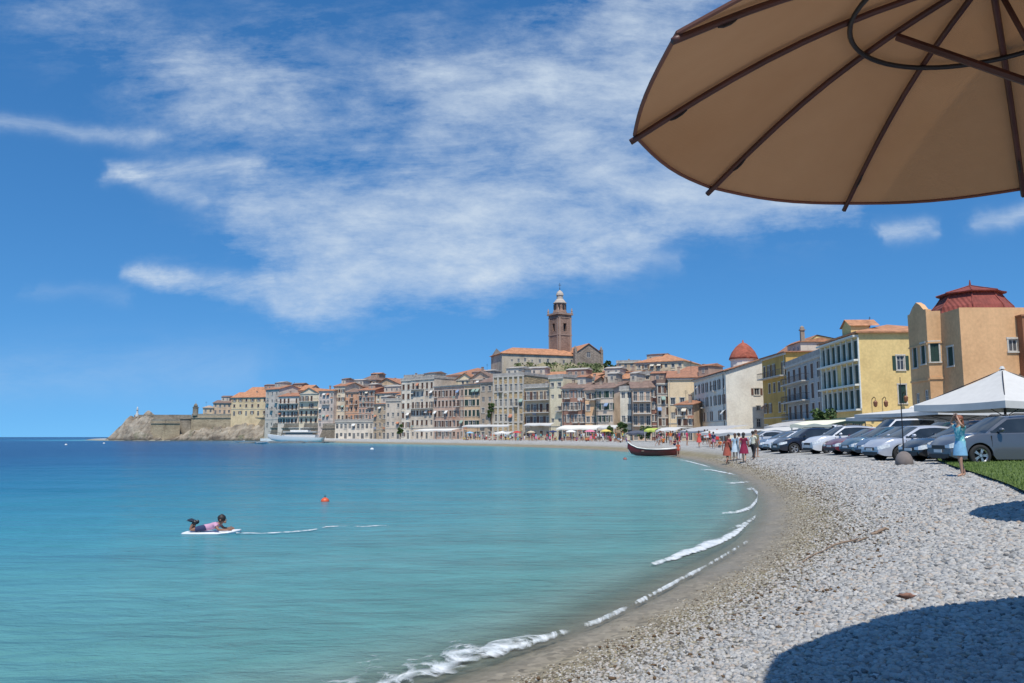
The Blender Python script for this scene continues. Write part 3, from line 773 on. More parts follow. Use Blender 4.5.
    if rnd.random()<.5:
        am=MB(); x=rnd.uniform(.1,.9)*L_; y=dep*.5; zt=H+rise*.8
        am.tube([(x,y,zt-.5),(x,y,zt+2.4)],.035,5)
        for k in range(4): am.box(x-.5+k*.05,x+.5-k*.05,y-.015,y+.015,zt+1.7+k*.18,zt+1.73+k*.18)
        am.build('antenna',rail_m,rf)
    if bal:
        for f in bal:
            zf=gfh+(f-1)*fh
            spans=bal[f] if isinstance(bal[f],(list,tuple)) else [(0,bays)]
            for (b0,b1) in spans:
                x0=b0*bw+.12; x1=b1*bw-.12
                solid=bal[f]=='solid'
                bo=MB(); q=balcony_mesh(x0,x1,1.1,solid); 
                o=q.build('balcony',[slab_m,wm if solid else rail_m],root); o.location=(0,0,zf+.02)
    if far:
        for (cx,z,w_,h_,st) in wins:
            if z>gfh+.5 and not bal and rnd.random()<.13:
                q=balcony_mesh(-w_/2-.45,w_/2+.45,.8,None,.3); o=q.build('balcony',[slab_m,rail_m],root); o.location=(cx,0,z-.12)
            elif z>gfh and rnd.random()<.09:
                q=MB(); q.quad((-w_/2-.15,-.03,h_+.05),(w_/2+.15,-.03,h_+.05),(w_/2+.15,-.75,h_*.62),(-w_/2-.15,-.75,h_*.62)); q.quad((-w_/2-.15,-.75,h_*.62),(w_/2+.15,-.75,h_*.62),(w_/2+.15,-.75,h_*.5),(-w_/2-.15,-.75,h_*.5))
                o=q.build('window_awning',rnd.choice(CLOTHS),root); o.location=(cx,0,z)
            elif z>gfh and rnd.random()<.06:
                q=MB(); 
                for kk in range(4): q.box(-w_/2+kk*.32,-w_/2+kk*.32+.26,-.42,-.40,-.15-rnd.uniform(.4,.8),-.15)
                q.tube([(-w_/2-.1,-.41,-.14),(w_/2+.3,-.41,-.14)],.02,4); o=q.build('laundry',rnd.choice(CLOTHS),root); o.location=(cx,0,z)
        if rnd.random()<.55 and L_>5:
            wA=rnd.uniform(.3,.6)*L_; xA=rnd.uniform(.08,.9-wA/L_)*L_; hA=rnd.uniform(2.0,2.9); zA_=H+(.15 if kind=='flat' else rise*.35); yA=dep*rnd.uniform(.22,.35); at_m=plaster('attic_%d'%rnd.randrange(4),[(.6,.5,.36),(.5,.42,.33),(.62,.56,.46),(.46,.33,.25)][rnd.randrange(4)],.3)
            q=MB(); q.box(xA,xA+wA,yA,yA+dep*.45,H-.1,zA_+hA); at_o=q.build('attic_wall',at_m,root)
            q=MB(); q.quad((xA-.3,yA-.3,zA_+hA+.02),(xA+wA+.3,yA-.3,zA_+hA+.02),(xA+wA+.3,yA+dep*.25,zA_+hA+.8),(xA-.3,yA+dep*.25,zA_+hA+.8)); q.quad((xA-.3,yA+dep*.25,zA_+hA+.8),(xA+wA+.3,yA+dep*.25,zA_+hA+.8),(xA+wA+.3,yA+dep*.5,zA_+hA+.02),(xA-.3,yA+dep*.5,zA_+hA+.02)); q.quad((xA-.3,yA-.3,zA_+hA+.02),(xA-.3,yA+dep*.25,zA_+hA+.8),(xA-.3,yA+dep*.5,zA_+hA+.02)); q.quad((xA+wA+.3,yA-.3,zA_+hA+.02),(xA+wA+.3,yA+dep*.5,zA_+hA+.02),(xA+wA+.3,yA+dep*.25,zA_+hA+.8))
            q.build('attic_roof',rnd.choice([TILE,TILE_D,TILE_O,FLAT]),at_o)
            for kk in range(max(1,int(wA/2))): shared('attic_window',window_mesh(.8,1.1,'plain'),at_o,Matrix.Translation((xA+(kk+.5)*wA/max(1,int(wA/2)),yA-.16,zA_+hA-1.7)))
    dpx=rnd.choice([.06,.94])*L_; q=MB(); q.tube([(dpx,-.09,-.2),(dpx,-.09,H-.4)],.06,5); q.build('drain_pipe',rail_m if rnd.random()<.4 else trim_s,root)
    NB[0]+=1
    root['_H']=H; root['_L']=L_
    return root,L_,H
# ---- right hand row, nearest first
ORANGE=plaster('orange_plaster',(.72,.43,.22),stain=.12); YEL=plaster('yellow_plaster',(.82,.60,.26),stain=.1); WHT=plaster('cream_plaster',(.80,.75,.64),stain=.1)
TAN=plaster('ochre_plaster',(.60,.38,.12),stain=.2); GRY=plaster('pale_grey_plaster',(.46,.46,.45),stain=.2); SHADED_WING=plaster('shaded_wing_plaster',(.33,.15,.08),stain=.2)  # dark wing tone puts the shade on that wall into its colour
# orange house: main block + front bay, one house
oh=thing('orange_house','peach orange plastered house with dark red domed roof and green shutters','house',(X(960,70,325),70,1.3),0)
def P3(px,D,z=0): return Vector((X(px,D,325)-X(960,70,325),D-70,z))
zt=Z(307.5,70)-1.3
wl=MB()
a=P3(960,70); 
def wallseg(mbx,p,q,z,ops=(),zb=-3):
    d=(q-p); L_=d.length; u=d/L_; n=Vector((-u.y,u.x,0)); panel(mbx,Vector((p.x,p.y,0)),u,n,L_,zb,z,list(ops),.15); return L_,u,n
def put_win(p,u,s,z,w_,h_,st,root):
    ang=math.atan2(u.y,u.x); shared('window',window_mesh(w_,h_,st),root,Matrix.Translation(p+u*s+Vector((0,0,z)))@Matrix.Rotation(ang,4,'Z'))
def wallw(p,q,z,wins,root,mbx):
    ops=[(s-w_/2,s+w_/2,zz,zz+h_) for s,zz,w_,h_,st in wins]
    L_,u,n=wallseg(mbx,p,q,z,ops)
    for s,zz,w_,h_,st in wins: put_win(Vector((p.x,p.y,0)),u,s,zz,w_,h_,st,root)
q1=a; q2=Vector((a.x+14,0.0,0)); q0=P3(941,73.2); qb=P3(926.5,73.6); qc=P3(908,77.5); 
wallw(q1,q2,zt,[(4.55,zt-3.9,.8,1.1,'trim')],oh,wl)
L01=(q1-q0).length
wallw(q0,q1,zt-.05,[(L01*.42,zt-5.0,.9,1.7,'closed'),(L01*.55,zt-9.2,.9,1.3,'closed')],oh,wl)
Lb=(q0-qb).length; zb2=Z(311,73.4)-1.3
wallw(qb,q0,zb2,[(Lb*.45,zb2-4.7,.7,1.8,'closed')],oh,wl)
Lc=(qb-qc).length; zc2=Z(317,77)-1.3
wallw(qc,qb,zb2-.1,[(Lc*.3,zb2-5.0,.8,1.9,'closed'),(Lc*.75,zb2-4.8,.8,1.9,'closed'),(Lc*.3,zb2-9.4,.8,2.0,'plain'),(Lc*.78,zb2-9.2,.8,2.0,'plain')],oh,wl)
qd=qc+Vector((14,0,0)); qe=Vector((q2.x,qd.y,0))
wallseg(wl,q2,qe,zt); wallseg(wl,qe,qc,zb2-.1)
wl.quad((q1.x,q1.y,zt-.06),(q2.x,q2.y,zt-.06),(qe.x,qe.y,zt-.06),(q0.x+1,qe.y,zt-.06),(q0.x,q0.y,zt-.06)); wl.quad((qb.x,qb.y,zb2-.12),(q0.x,q0.y,zb2-.12),(q0.x+1,qe.y,zb2-.12),(qc.x,qc.y,zb2-.12))
wl.build('wall',ORANGE,oh)
gbm=MB(); u=(qb-qc).normalized(); 
pts=[(0,0),(0,.3),(.12,.35),(.3,.9),(.5,1.25),(.7,.9),(.88,.35),(1,.3),(1,0)]
fr=[qc+u*(Lc*s)+Vector((0,0,zb2-.1+z*1.0)) for s,z in pts]; bk=[p+Vector((.5,0,0)) for p in fr]
gbm.quad(*fr); gbm.quad(*bk[::-1])
for i in range(len(fr)-1): gbm.quad(fr[i],bk[i],bk[i+1],fr[i+1])
gbm.build('pediment',ORANGE,oh)
cc=MB()
for p,q,z in ((qb,q0,zb2),(qc,qb,zb2-.1)):
    d=(q-p); L_=d.length; ang=math.atan2(d.y,d.x); M=Matrix.Translation((p.x,p.y,0))@Matrix.Rotation(ang,4,'Z')
    cc=MB(); cc.box(0,L_,-.1,-.003,z-3.0,z-2.85,0,M); cc.build('cornice',ORANGE,oh)
    cc=MB(); cc.box(0,L_,-.1,-.003,z-6.3,z-6.12,0,M); cc.build('string_course',ORANGE,oh)
dr=tiles('red_roof',(.26,.065,.05)); dome=MB()
rc=(X(971,79,300)-X(960,70,325),9.0)
zA,zB,zC=Z(309,79)-1.3,Z(295.5,79)-1.3,Z(286,79)-1.3
dome.lathe([(3.9,zA-1.0),(3.55,zA),(3.0,(zA+zB)/2),(2.55,zB),(2.4,zB+.1)],8,0,rc,.3)
dome.lathe([(3.05,zB-.02),(3.1,zB+.08),(1.2,zB+.62),(.12,zC),(.04,zC+.6)],8,0,rc,.3)
for k in range(8):
    w_=.3+2*PI*k/8; dome.tube([(rc[0]+q*math.cos(w_),rc[1]+q*math.sin(w_),z+.02) for q,z in ((3.9,zA-1),(3.56,zA),(3.01,(zA+zB)/2),(2.56,zB))],.07,5)
    dome.tube([(rc[0]+q*math.cos(w_),rc[1]+q*math.sin(w_),z+.02) for q,z in ((3.1,zB+.08),(1.2,zB+.63),(.14,zC))],.06,5)
dome.build('roof',dr,oh)
rs=MB(); rx=X(1024,69,325)-X(960,70,325); rs.box(rx,rx+9,-.8,-.01,-3,zt-.9); rs.build('wing',SHADED_WING,oh)
rs=MB(); rs.box(rx-.1,rx+9,-.95,-.81,zt-4.5,zt-4.3); rs.box(rx-.12,rx+9.1,-.9,.1,zt-.9,zt-.75); rs.build('band',SHADED_WING,oh)
# yellow house with green shutters
yh,L_,H=building('yellow building with white bands, close rows of tall dark green shutters and arched roof end','yellow_building',823,113,861,99.5,12.5,333,YEL,4,7,('hip',1.7,TILE_O),style='closed',ww=1.15,wh=2.45,gf='shops',gfh=4.2,chim=0,
    side=[(.40,.66,.9,1.8,'shut'),(.40,.36,.9,2.3,'closed')],cornice=False)
bm_=MB()
for z in (4.15,4.15+(H-4.45)/3,4.15+2*(H-4.45)/3,H-.35): bm_.box(-.1,L_+.003,-.7,-.003,z-.1,z+.12)
for k in range(8): bm_.box(k*L_/7-.13,k*L_/7+.13,-.16,-.004,4.3,H-.5)
bm_.build('white_band',plain('white_band',(.72,.71,.62),.8),yh)
pd=MB(); xq=L_*.62; pd.box(xq,xq+3,-.05,2.2,H+.1,H+1.3); 
for y_ in (-.05,2.2): pd.quad((xq,y_,H+1.3),(xq+3,y_,H+1.3),(xq+1.5,y_,H+2.1))
pd.build('dormer_wall',YEL,yh)
pd=MB(); pd.quad((xq-.3,-.3,H+1.2),(xq+1.5,-.3,H+2.2),(xq+1.5,3.5,H+2.2),(xq-.3,3.5,H+1.2)); pd.quad((xq+3.3,-.3,H+1.2),(xq+3.3,3.5,H+1.2),(xq+1.5,3.5,H+2.2),(xq+1.5,-.3,H+2.2)); pd.build('dormer_roof',TILE_O,yh)
pd=MB(); pd.tube([(L_+.09,9.2,0),(L_+.09,9.2,H-.3)],.06,6); pd.build('drain_pipe',trim_s,yh)
building('narrow yellow house end between the yellow building and the peach orange house','yellow_wing',905,101,925,99,9,339,YEL,3,2,('flat',.2,FLAT),style='trim',ww=.9,wh=2.2,gf='none',chim=0,cornice=False)
building('pale grey apartment house with solid balcony rows beside the green shuttered building','grey_building',787,135,823,113.5,14,354,GRY,4,6,('flat',.2,FLAT),style='closed_brown',ww=1.5,wh=2.1,bal={1:[(0,4)],2:[(0,4)],3:[(0,4)]},gf='shops',chim=1)
b,L_,H=building('ochre house with plain yellow gable rising over the grey apartment house','ochre_building',763,148,787,135.5,14,352.5,TAN,4,5,('mono',.3,TILE),style='shut_brown',ww=.9,wh=1.6,bal={3:[(0,5)]},gf='shops',chim=1)
yg=thing('yellow_gable_house','large plain yellow gable wall standing behind the ochre and grey houses','house',(X(787,150),150,1.3),0)
mb=MB(); zz=Z(359,150)-1.3; w0=X(848,150)-X(787,150); pk=X(819,150)-X(787,150)
hl=Z(357,150)-1.3; hr=Z(341,150)-1.3; hp=Z(335.5,150)-1.3
mb.quad((0,0,0),(w0,0,0),(w0,0,hr),(pk,0,hp),(pk*.9,0,hp-.2),(0,0,hl)); mb.quad((0,14,0),(0,14,hl),(pk*.9,14,hp-.2),(pk,14,hp),(w0,14,hr),(w0,14,0)); mb.quad((0,14,0),(0,0,0),(0,0,hl),(0,14,hl)); mb.quad((w0,0,0),(w0,14,0),(w0,14,hr),(w0,0,hr))
mb.build('wall',YEL,yg)
mb=MB(); mb.quad((-.2,-.2,hl+.02),(pk,-.2,hp+.15),(pk,14,hp+.15),(-.2,14,hl+.02)); mb.quad((pk,-.2,hp+.15),(w0+.2,-.2,hr+.05),(w0+.2,14,hr+.05),(pk,14,hp+.15)); mb.build('roof',TILE,yg)
mb=MB(); cx=X(806,149)-X(787,150); mb.box(cx-.35,cx+.35,-.6,0-.003,hp-3.2,hp+.9); mb.box(cx-.5,cx+.5,-.75,.1,hp+.9,hp+1.1); mb.lathe([(.45,hp+1.1),(.42,hp+1.5),(.1,hp+1.8)],8,0,(cx,-.3)); mb.build('chimney',CHIM,yg)
# white building with red dome
wb,L_,H=building('cream white building with blank end wall and red dome on its roof','white_building',694,178,726,153,9.5,371.5,WHT,4,8,('mono',3.3,TILE),style='shut_brown',ww=.95,wh=1.9,gf='shops',gfh=3.9,chim=0,
   side=[(.62,.66,1.0,1.3,'shut_brown'),(.64,.44,.7,.9,'trim'),(.64,.2,.8,1.6,'trim')])
ctx,cty=L_*.55,7.0
dm_=MB(); dm_.lathe([(2.6,H+.5),(2.6,H+3.2),(2.8,H+3.25),(2.8,H+3.4)],16,0,(ctx,cty)); dm_.build('drum',WHT,wb)
dm_=MB(); dm_.lathe([(2.95,H+3.4),(2.8,H+3.9),(2.35,H+4.9),(1.6,H+5.9),(.8,H+6.6),(.2,H+6.9),(.1,H+7.4)],16,0,(ctx,cty)); dm_.build('dome',tiles('dome_red',(.36,.10,.06)),wb,True)
# ---- waterfront row, right to left
WR=[
 ('cream gabled house with blank wall left of the white building','gabled_house',668,182,696,179,12,378,(.58,.50,.36),4,3,dict(roof=('mono',2.5,None),bal=None,blank=(3,),style='plain')),
 ('house with tall grey glazed bay between maroon wall and cream gable','glazed_house',657,182,669,182,11,383,(.36,.33,.30),5,3,dict(roof=('flat',.3,TILE_D),style='closed_brown',ww=2,wh=2.4)),
 ('tan house with three stacked balconies and a dark maroon side','balcony_house',632,184,651,183,11,388,(.44,.34,.27),4,3,dict(roof=('gable_x',1.6,TILE_D),bal={1:1,2:1,3:1})),
 ('narrow maroon house squeezed beside the balconied tan house','maroon_house',651,183.5,657.5,183,11,387,(.22,.12,.10),4,2,dict(roof=('gable_x',1.5,TILE_D),chim=0)),
 ('narrow white house with few windows left of the balconied tan house','white_house',620,190,632,186,11,389,(.60,.57,.50),4,2,dict(roof=('flat',.3,FLAT),style='plain')),
 ('pale house with white window bands and brown end wall','pale_house',596,198,613,192,13,388,(.52,.46,.39),4,4,dict(roof=('gable_x',1.5,TILE_D),style='shut',wh=1.6,side=[])),
 ('slim peach house joined to the maroon fronted house','peach_house',585,201,596,198.5,12,390,(.58,.40,.25),4,2,dict(roof=('gable_x',1.6,TILE_D),style='trim')),
 ('maroon fronted house with pale window rows above the long awning','maroon_building',562,207,585,201.5,12,388,(.25,.15,.12),4,6,dict(roof=('gable_x',1.6,TILE_D),style='trim',wh=1.8)),
 ('stone house with three floors of iron balconies under the church','balcony_building',525,224,551,212,12,386,(.40,.35,.27),4,4,dict(roof=('flat',.3,FLAT),bal={1:1,2:1,3:1},style='shut_brown',wh=2.0)),
 ('cream block with small windows right of the iron balconies','cream_block',549,216,563,209,14,377,(.62,.55,.42),5,2,dict(roof=('flat',.3,FLAT),style='plain',wh=1.1)),
 ('tall ochre palace front divided by vertical pilasters','pilaster_palace',493.5,240,524,227,16,375,(.43,.35,.22),4,6,dict(roof=('flat',.3,FLAT),style='trim',wh=2.0,ww=.9,stone=True)),
 ('narrow grey stone house left of the pilastered palace','stone_house',480,247,493,241,12,382,(.33,.29,.24),5,2,dict(roof=('gable_x',1.8,TILE_D),style='plain')),
 ('tan building with green doors right of the long rosy building','tan_building',464,257,480,248,14,384,(.50,.38,.26),5,4,dict(roof=('mono',1.4,TILE_D),style='closed',wh=1.9)),
 ('long rosy building with even rows of dark shuttered windows','rosy_building',434,280,464,258,14,385,(.46,.34,.28),5,8,dict(roof=('mono',1.4,FLAT),style='closed_brown',wh=2.0)),
 ('whitish building with terraces at the left of the rosy building','terrace_building',411,298,434,281,14,378,(.56,.52,.45),6,5,dict(roof=('flat',.3,FLAT),bal={5:[(0,3)],3:[(0,5)]},style='closed_brown',wh=1.8)),
 ('narrow white building with dark window columns beside the terraces','white_tower_house',401,304,411,299,12,380,(.60,.57,.52),6,2,dict(roof=('flat',.3,FLAT),style='closed_brown',wh=2.0)),
 ('low grey house with white lower storeys and arched doors','grey_house',386,312,401,305,12,400,(.47,.44,.39),4,3,dict(roof=('flat',.3,FLAT),style='plain')),
 ('pale arcade building with two rows of dark openings near the boat','arcade_building',336,341,374,322,10,421,(.57,.54,.48),2,9,dict(roof=('flat',.3,FLAT),style='plain',wh=2.0,ww=1.3)),
 ('weathered stone house between the arcade and the grey house','weathered_house',374,321,387,313,11,404,(.40,.34,.26),4,3,dict(roof=('mono',1.2,TILE),style='plain',stone=True)),
]
def flat_(b_,d_):
    m_=(b_+d_)/2; h_=(b_-d_)/2*.45; return m_+h_,m_-h_
for lab,nm,a_,b_,c_,d_,dep,yt,wc,fl,ba,kw in WR:
    b_,d_=flat_(b_,d_); building(lab,nm,a_,b_,c_,d_,dep,yt,wc,fl,ba,**kw)
# brown side wall pieces and pilasters are parts of their houses
pal=[o for o in COL.objects if o.name=='pilaster_palace'][0]
mb=MB(); Lp=pal['_L']; Hp=pal['_H']
for k in range(7): mb.box(max(0,k*Lp/6-.3),min(Lp,k*Lp/6+.3),-.35,-.004,0,Hp-.4)
for z in (.26,.5,.74): mb.box(0,Lp,-.2,-.005,Hp*z,Hp*z+.3)
mb.build('pilaster',trim_s,pal)
# ---- second and upper rows on the hill
UR=[
 # label,name,pxL,DL,pxR,DR,dep,ytop,colour,floors,bays,kw
 ('grey white end block where the fortress wall meets the town','end_block',266,384,279,370,14,389,(.50,.47,.43),5,3,dict(ybase=428,roof=('gable_x',2.0,None),style='plain')),
 ('pale apartment block with four long balcony rows above the quay wall','apartment_block',279,372,299,362,14,396,(.56,.52,.47),4,5,dict(ybase=425,roof=('gable_x',1.8,None),bal={1:1,2:1,3:1},gf='win',style='closed_brown',wh=1.9)),
 ('attic house with orange roof over the four balcony rows','attic_house',284,388,308,378,12,390,(.52,.46,.38),5,4,dict(ybase=425,roof=('gable_x',2.6,TILE_O),style='plain')),
 ('cream apartment block with pediment and three balcony rows','pediment_block',300,361,319,352,14,393,(.60,.53,.42),4,4,dict(ybase=425,roof=('gable_y',2.4,TILE_O),bal={1:1,2:1,3:1},gf='win',style='closed_brown',wh=1.9)),
 ('grey pink block with narrow windows beside the pediment block','grey_pink_block',319,351,334,344,14,391,(.46,.42,.40),5,4,dict(ybase=429,roof=('mono',2.0,TILE_O),style='plain')),
 ('cream sliver of a house left of the salmon coloured house','cream_sliver',334,350,345,345,14,386,(.58,.52,.42),4,3,dict(ybase=421,roof=('gable_x',1.8,None),style='shut_brown')),
 ('salmon coloured house over the left half of the arcade','salmon_house',345,349,359,342,12,392,(.50,.30,.20),4,3,dict(ybase=421,roof=('gable_x',1.6,TILE_D),style='closed_brown')),
 ('rose brown house with white window rows over the arcade','rose_house',359,341,375,334,12,390,(.42,.27,.21),5,5,dict(ybase=421,roof=('gable_x',1.4,None),style='trim')),
 ('brown roofed house peaking behind the salmon house','brown_roof_house',338,372,362,362,14,387,(.44,.34,.27),4,4,dict(ybase=415,roof=('hip',3.0,TILE_D),style='plain')),
 ('dark domed old house on the ridge above the rose house','ridge_house',361,378,376,372,14,380,(.40,.31,.24),5,3,dict(ybase=415,roof=('hip',2.6,TILE_D),style='plain')),
 ('sandy gabled house right of the dark ridge house','sandy_gable_house',374,372,400,345,14,384,(.55,.44,.30),5,5,dict(ybase=415,roof=('gable_y',3.0,None),style='plain')),
 ('beige house with small windows above the weathered stone house','beige_house',376,340,402,326,12,393,(.54,.47,.36),5,5,dict(ybase=425,roof=('mono',2.0,TILE),style='plain')),
 ('long beige building with orange roof on the fortress terrace','long_beige_building',232,400,268,388,14,397,(.56,.47,.31),3,6,dict(ybase=416,roof=('gable_x',2.8,TILE_O),style='shut_brown',wh=1.4)),
 ('low weathered house at the left end of the fortress terrace','low_terrace_house',214,402,232,401,11,403,(.45,.37,.28),2,4,dict(ybase=415,roof=('gable_x',1.5,TILE_D),style='plain')),
 ('tiny cream house next to the fortress turret','tiny_house',204,400,214,402,9,408,(.52,.45,.33),1,2,dict(ybase=415,roof=('hip',1.2,CHIM),gf='win',style='plain',chim=0)),
 ('upper house with orange roof behind the long beige building','upper_orange_house',246,418,284,408,14,392,(.50,.42,.33),3,6,dict(ybase=414,roof=('gable_x',3.0,TILE_O),style='plain')),
 ('broad low roofed building with white attic behind the rosy building','white_attic_building',424,320,470,290,18,381,(.55,.50,.44),4,8,dict(ybase=420,roof=('mono',2.0,TILE_D),style='plain')),
 ('large house with shallow red brown hipped roof above the waterfront','red_hip_house',444,318,484,296,20,375,(.42,.33,.27),3,5,dict(ybase=400,roof=('hip',3.6,TILE),style='plain',chim=2)),
 ('cream roof terrace house at the top left of the whitish building','roof_terrace_house',404,318,426,305,12,376,(.58,.50,.38),5,4,dict(ybase=420,roof=('flat',.3,FLAT),style='plain')),
 ('terracotta roofed terrace house directly below the church','church_terrace_house',517,262,562,250,12,377,(.60,.53,.40),3,6,dict(ybase=395,roof=('mono',2.6,TILE_O),style='plain',wh=1.1)),
 ('long low house with bright tiled roof right under the church slope','tiled_slope_house',556,258,592,246,12,378,(.52,.45,.34),3,6,dict(ybase=395,roof=('mono',2.4,TILE_O),style='plain',wh=1.1)),
 ('house with orange roof pitched below the church porch','porch_orange_house',598,250,628,240,12,379,(.55,.46,.34),3,5,dict(ybase=395,roof=('mono',3.2,TILE_O),style='plain')),
 ('cream house with plain flat roof behind the white narrow house','plain_cream_house',616,222,637,214,12,384,(.62,.54,.40),3,3,dict(ybase=400,roof=('mono',1.2,CHIM),style='plain')),
 ('grey roofed house behind the pale house with white bands','grey_roof_house',590,226,618,218,12,384,(.44,.38,.33),3,4,dict(ybase=400,roof=('mono',1.5,TILE_D),style='plain')),
 ('stone hall on the skyline between the church and the orange hip roof','skyline_hall',617,305,641,300,14,362,(.44,.36,.27),3,4,dict(ybase=385,roof=('flat',.3,FLAT),style='plain')),
 ('big cream mansion with broad orange hipped roof on the skyline','skyline_mansion',636,268,684,250,22,361,(.58,.50,.37),4,7,dict(ybase=392,roof=('hip',3.2,TILE_O),style='trim',wh=1.3)),
 ('brown tile roofed house stepping down from the skyline mansion','stepping_house',676,226,702,214,14,372,(.50,.42,.32),3,4,dict(ybase=400,roof=('gable_x',2.2,None),style='plain')),
 ('dark roofed house in front of the skyline mansion','dark_roof_house',636,212,668,205,12,385,(.50,.43,.34),3,5,dict(ybase=405,roof=('mono',2.0,TILE_D),style='plain')),
 ('cream house with terracotta edge just left of the domed white building','edge_house',684,205,706,192,12,377,(.60,.52,.38),4,4,dict(ybase=430,roof=('mono',1.6,None),style='plain',blank=(2,3))),
 ('small pale house low at the foot of the cream gabled house','foot_house',676,170,692,166,8,405,(.50,.42,.33),3,3,dict(roof=('mono',1.2,TILE),style='closed_brown')),
 ('square grey house behind the glazed bay','square_grey_house',650,205,676,198,10,386,(.42,.38,.33),3,4,dict(ybase=410,roof=('flat',.3,FLAT),style='plain')),
 ('small cream house alone on the slope below the stone hall','slope_house_a',604,262,616,256,9,371,(.62,.54,.42),3,3,dict(ybase=392,roof=('gable_x',1.4,None),style='plain',chim=1)),
 ('stepped pale house just left of the skyline mansion','step_house_a',622,255,636,248,9,372,(.60,.55,.46),3,3,dict(ybase=395,roof=('mono',1.0,TILE),style='trim')),
 ('narrow stone tower house below the skyline mansion','tower_house_a',640,236,650,232,9,374,(.50,.42,.31),4,2,dict(ybase=400,roof=('flat',.3,FLAT),style='plain')),
 ('cream cube house with terrace under the mansion right end','cube_house_a',655,232,672,226,9,377,(.66,.58,.44),3,3,dict(ybase=400,roof=('flat',.3,FLAT),style='shut_brown')),
 ('ochre house with tiled roof between church scrub and grey roofs','ochre_slope_house',575,240,594,233,9,381,(.56,.42,.26),3,4,dict(ybase=400,roof=('gable_x',1.6,None),style='plain')),
 ('old stone house filling the gap above the pale banded house','gap_house',600,232,612,228,9,383,(.48,.40,.30),3,3,dict(ybase=400,roof=('gable_y',1.6,TILE_D),style='plain')),
 ('tall cream house rising behind the tan and rosy buildings','rising_cream_house',456,292,474,284,12,379,(.60,.52,.38),4,4,dict(ybase=405,roof=('gable_y',2.2,None),style='plain')),
 ('faded pink roof house left of the church wall','faded_pink_house',470,285,492,272,14,378,(.46,.37,.30),3,4,dict(ybase=400,roof=('gable_y',2.4,TILE_D),style='plain')),
]
for lab,nm,a_,b_,c_,d_,dep,yt,wc,fl,ba,kw in UR:
    b_,d_=flat_(b_,d_); building(lab,nm,a_,b_,c_,d_,dep,yt,wc,fl,ba,**kw)
for o in COL.objects:
    for k in ('_H','_L'):
        if k in o.keys(): del o[k]

# ---- church: nave, gabled transept and bell tower are one thing
STONE=plaster('church_plaster',(.58,.50,.38),.35); BRICK=plaster('tower_brick',(.38,.25,.19),.3,stone=True); DST=plaster('church_dark_stone',(.38,.31,.25),.3,stone=True)  # DST is the darker stone of the gabled front and corner buttresses
DN=300
ch=thing('church','large church with long cream nave, orange roof and tall brick bell tower','church',(X(502,DN),DN,18),R(20))
Mi=ch.matrix_basis.inverted() if False else (Matrix.Translation(ch.location)@Matrix.Rotation(ch.rotation_euler.z,4,'Z')).inverted()
def loc(px,py,D): return Mi@at(px,py,D)
# nave in local frame: along +x
CA=(X(502,DN),DN); CU=(math.cos(R(20)),math.sin(R(20)))
def lx(px,off=0):
    c=X(px,1.0); ax,ay=CA[0]-CU[1]*off,CA[1]+CU[0]*off
    return (c*ay-ax)/(CU[0]-c*CU[1])
Ln=lx(583)
zt=Z(353.5,DN)-18; dp=13
mb=MB(); ops=[]; wn=[]
for k,s in enumerate((.12,.2,.28,.36,.46,.56,.66,.76,.86,.94)):
    if k in (0,): w_,h_,z=.8,.9,zt-3.0
    else: w_,h_,z=.9,1.4,zt-3.4+(k%3)*.3
    ops.append((s*Ln-w_/2,s*Ln+w_/2,z,z+h_)); wn.append((s*Ln,z,w_,h_))
panel(mb,Vector((0,0,0)),Vector((1,0,0)),Vector((0,1,0)),Ln,-12,zt,ops,.15)
for (x,z,w_,h_) in wn: shared('window',window_mesh(w_,h_,'plain'),ch,Matrix.Translation((x,0,z)))
mb.quad((Ln,0,-12),(Ln,dp,-12),(Ln,dp,zt),(Ln,0,zt)); mb.quad((Ln,dp,-12),(0,dp,-12),(0,dp,zt),(Ln,dp,zt)); mb.quad((0,dp,-12),(0,0,-12),(0,0,zt),(0,dp,zt)); 
for x in (0,Ln): mb.quad((x,0,zt),(x,dp,zt),(x,dp/2,zt+2.6))
mb.build('nave_wall',STONE,ch)
rf=add_roof(ch,'hip',Ln,dp,zt,3.0,TILE_O,.5)
mb=MB()
for k,s in enumerate((0,.33,.66,1)): mb.box(s*Ln-.4,s*Ln+.4,-1.2,-.003,-12,zt-2.2)
mb.build('buttress',STONE,ch)
# gabled front block
ty=-2.0; tx0=lx(577,ty); tx1=lx(601,ty); DT=DN+11
tzt=Z(352,DT)-18; tzp=Z(343.5,DT)-18
mb=MB(); Lt=tx1-tx0
panel(mb,Vector((tx0,ty,0)),Vector((1,0,0)),Vector((0,1,0)),Lt,-14,tzt,[(Lt*.42,Lt*.58,tzt-2.2,tzt-.2),(Lt*.2,Lt*.34,tzt-6.2,tzt-4.6),(Lt*.68,Lt*.82,tzt-6.0,tzt-4.4)],.15)
mb.quad((tx0,ty,tzt),(tx1,ty,tzt),((tx0+tx1)/2,ty,tzp)); mb.quad((tx0,ty+14,-14),(tx0,ty,-14),(tx0,ty,tzt),(tx0,ty+14,tzt)); mb.quad((tx1,ty,-14),(tx1,ty+14,-14),(tx1,ty+14,tzt),(tx1,ty,tzt))
mb.quad((tx1,ty+14,-14),(tx0,ty+14,-14),(tx0,ty+14,tzt),((tx0+tx1)/2,ty+14,tzp),(tx1,ty+14,tzt))
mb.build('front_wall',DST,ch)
for (s,z,w_,h_) in ((.5,tzt-2.2,.16,2.0),(.27,tzt-6.2,.14,1.6),(.75,tzt-6.0,.14,1.6)): shared('window',window_mesh(round(w_*Lt,1),h_,'plain'),ch,Matrix.Translation((tx0+s*Lt,ty,z)))
o=add_roof(ch,'gable_y',Lt,14,tzt-.2,tzp-tzt,TILE_O,.4); o.location=(tx0,ty,0)
mb=MB(); 
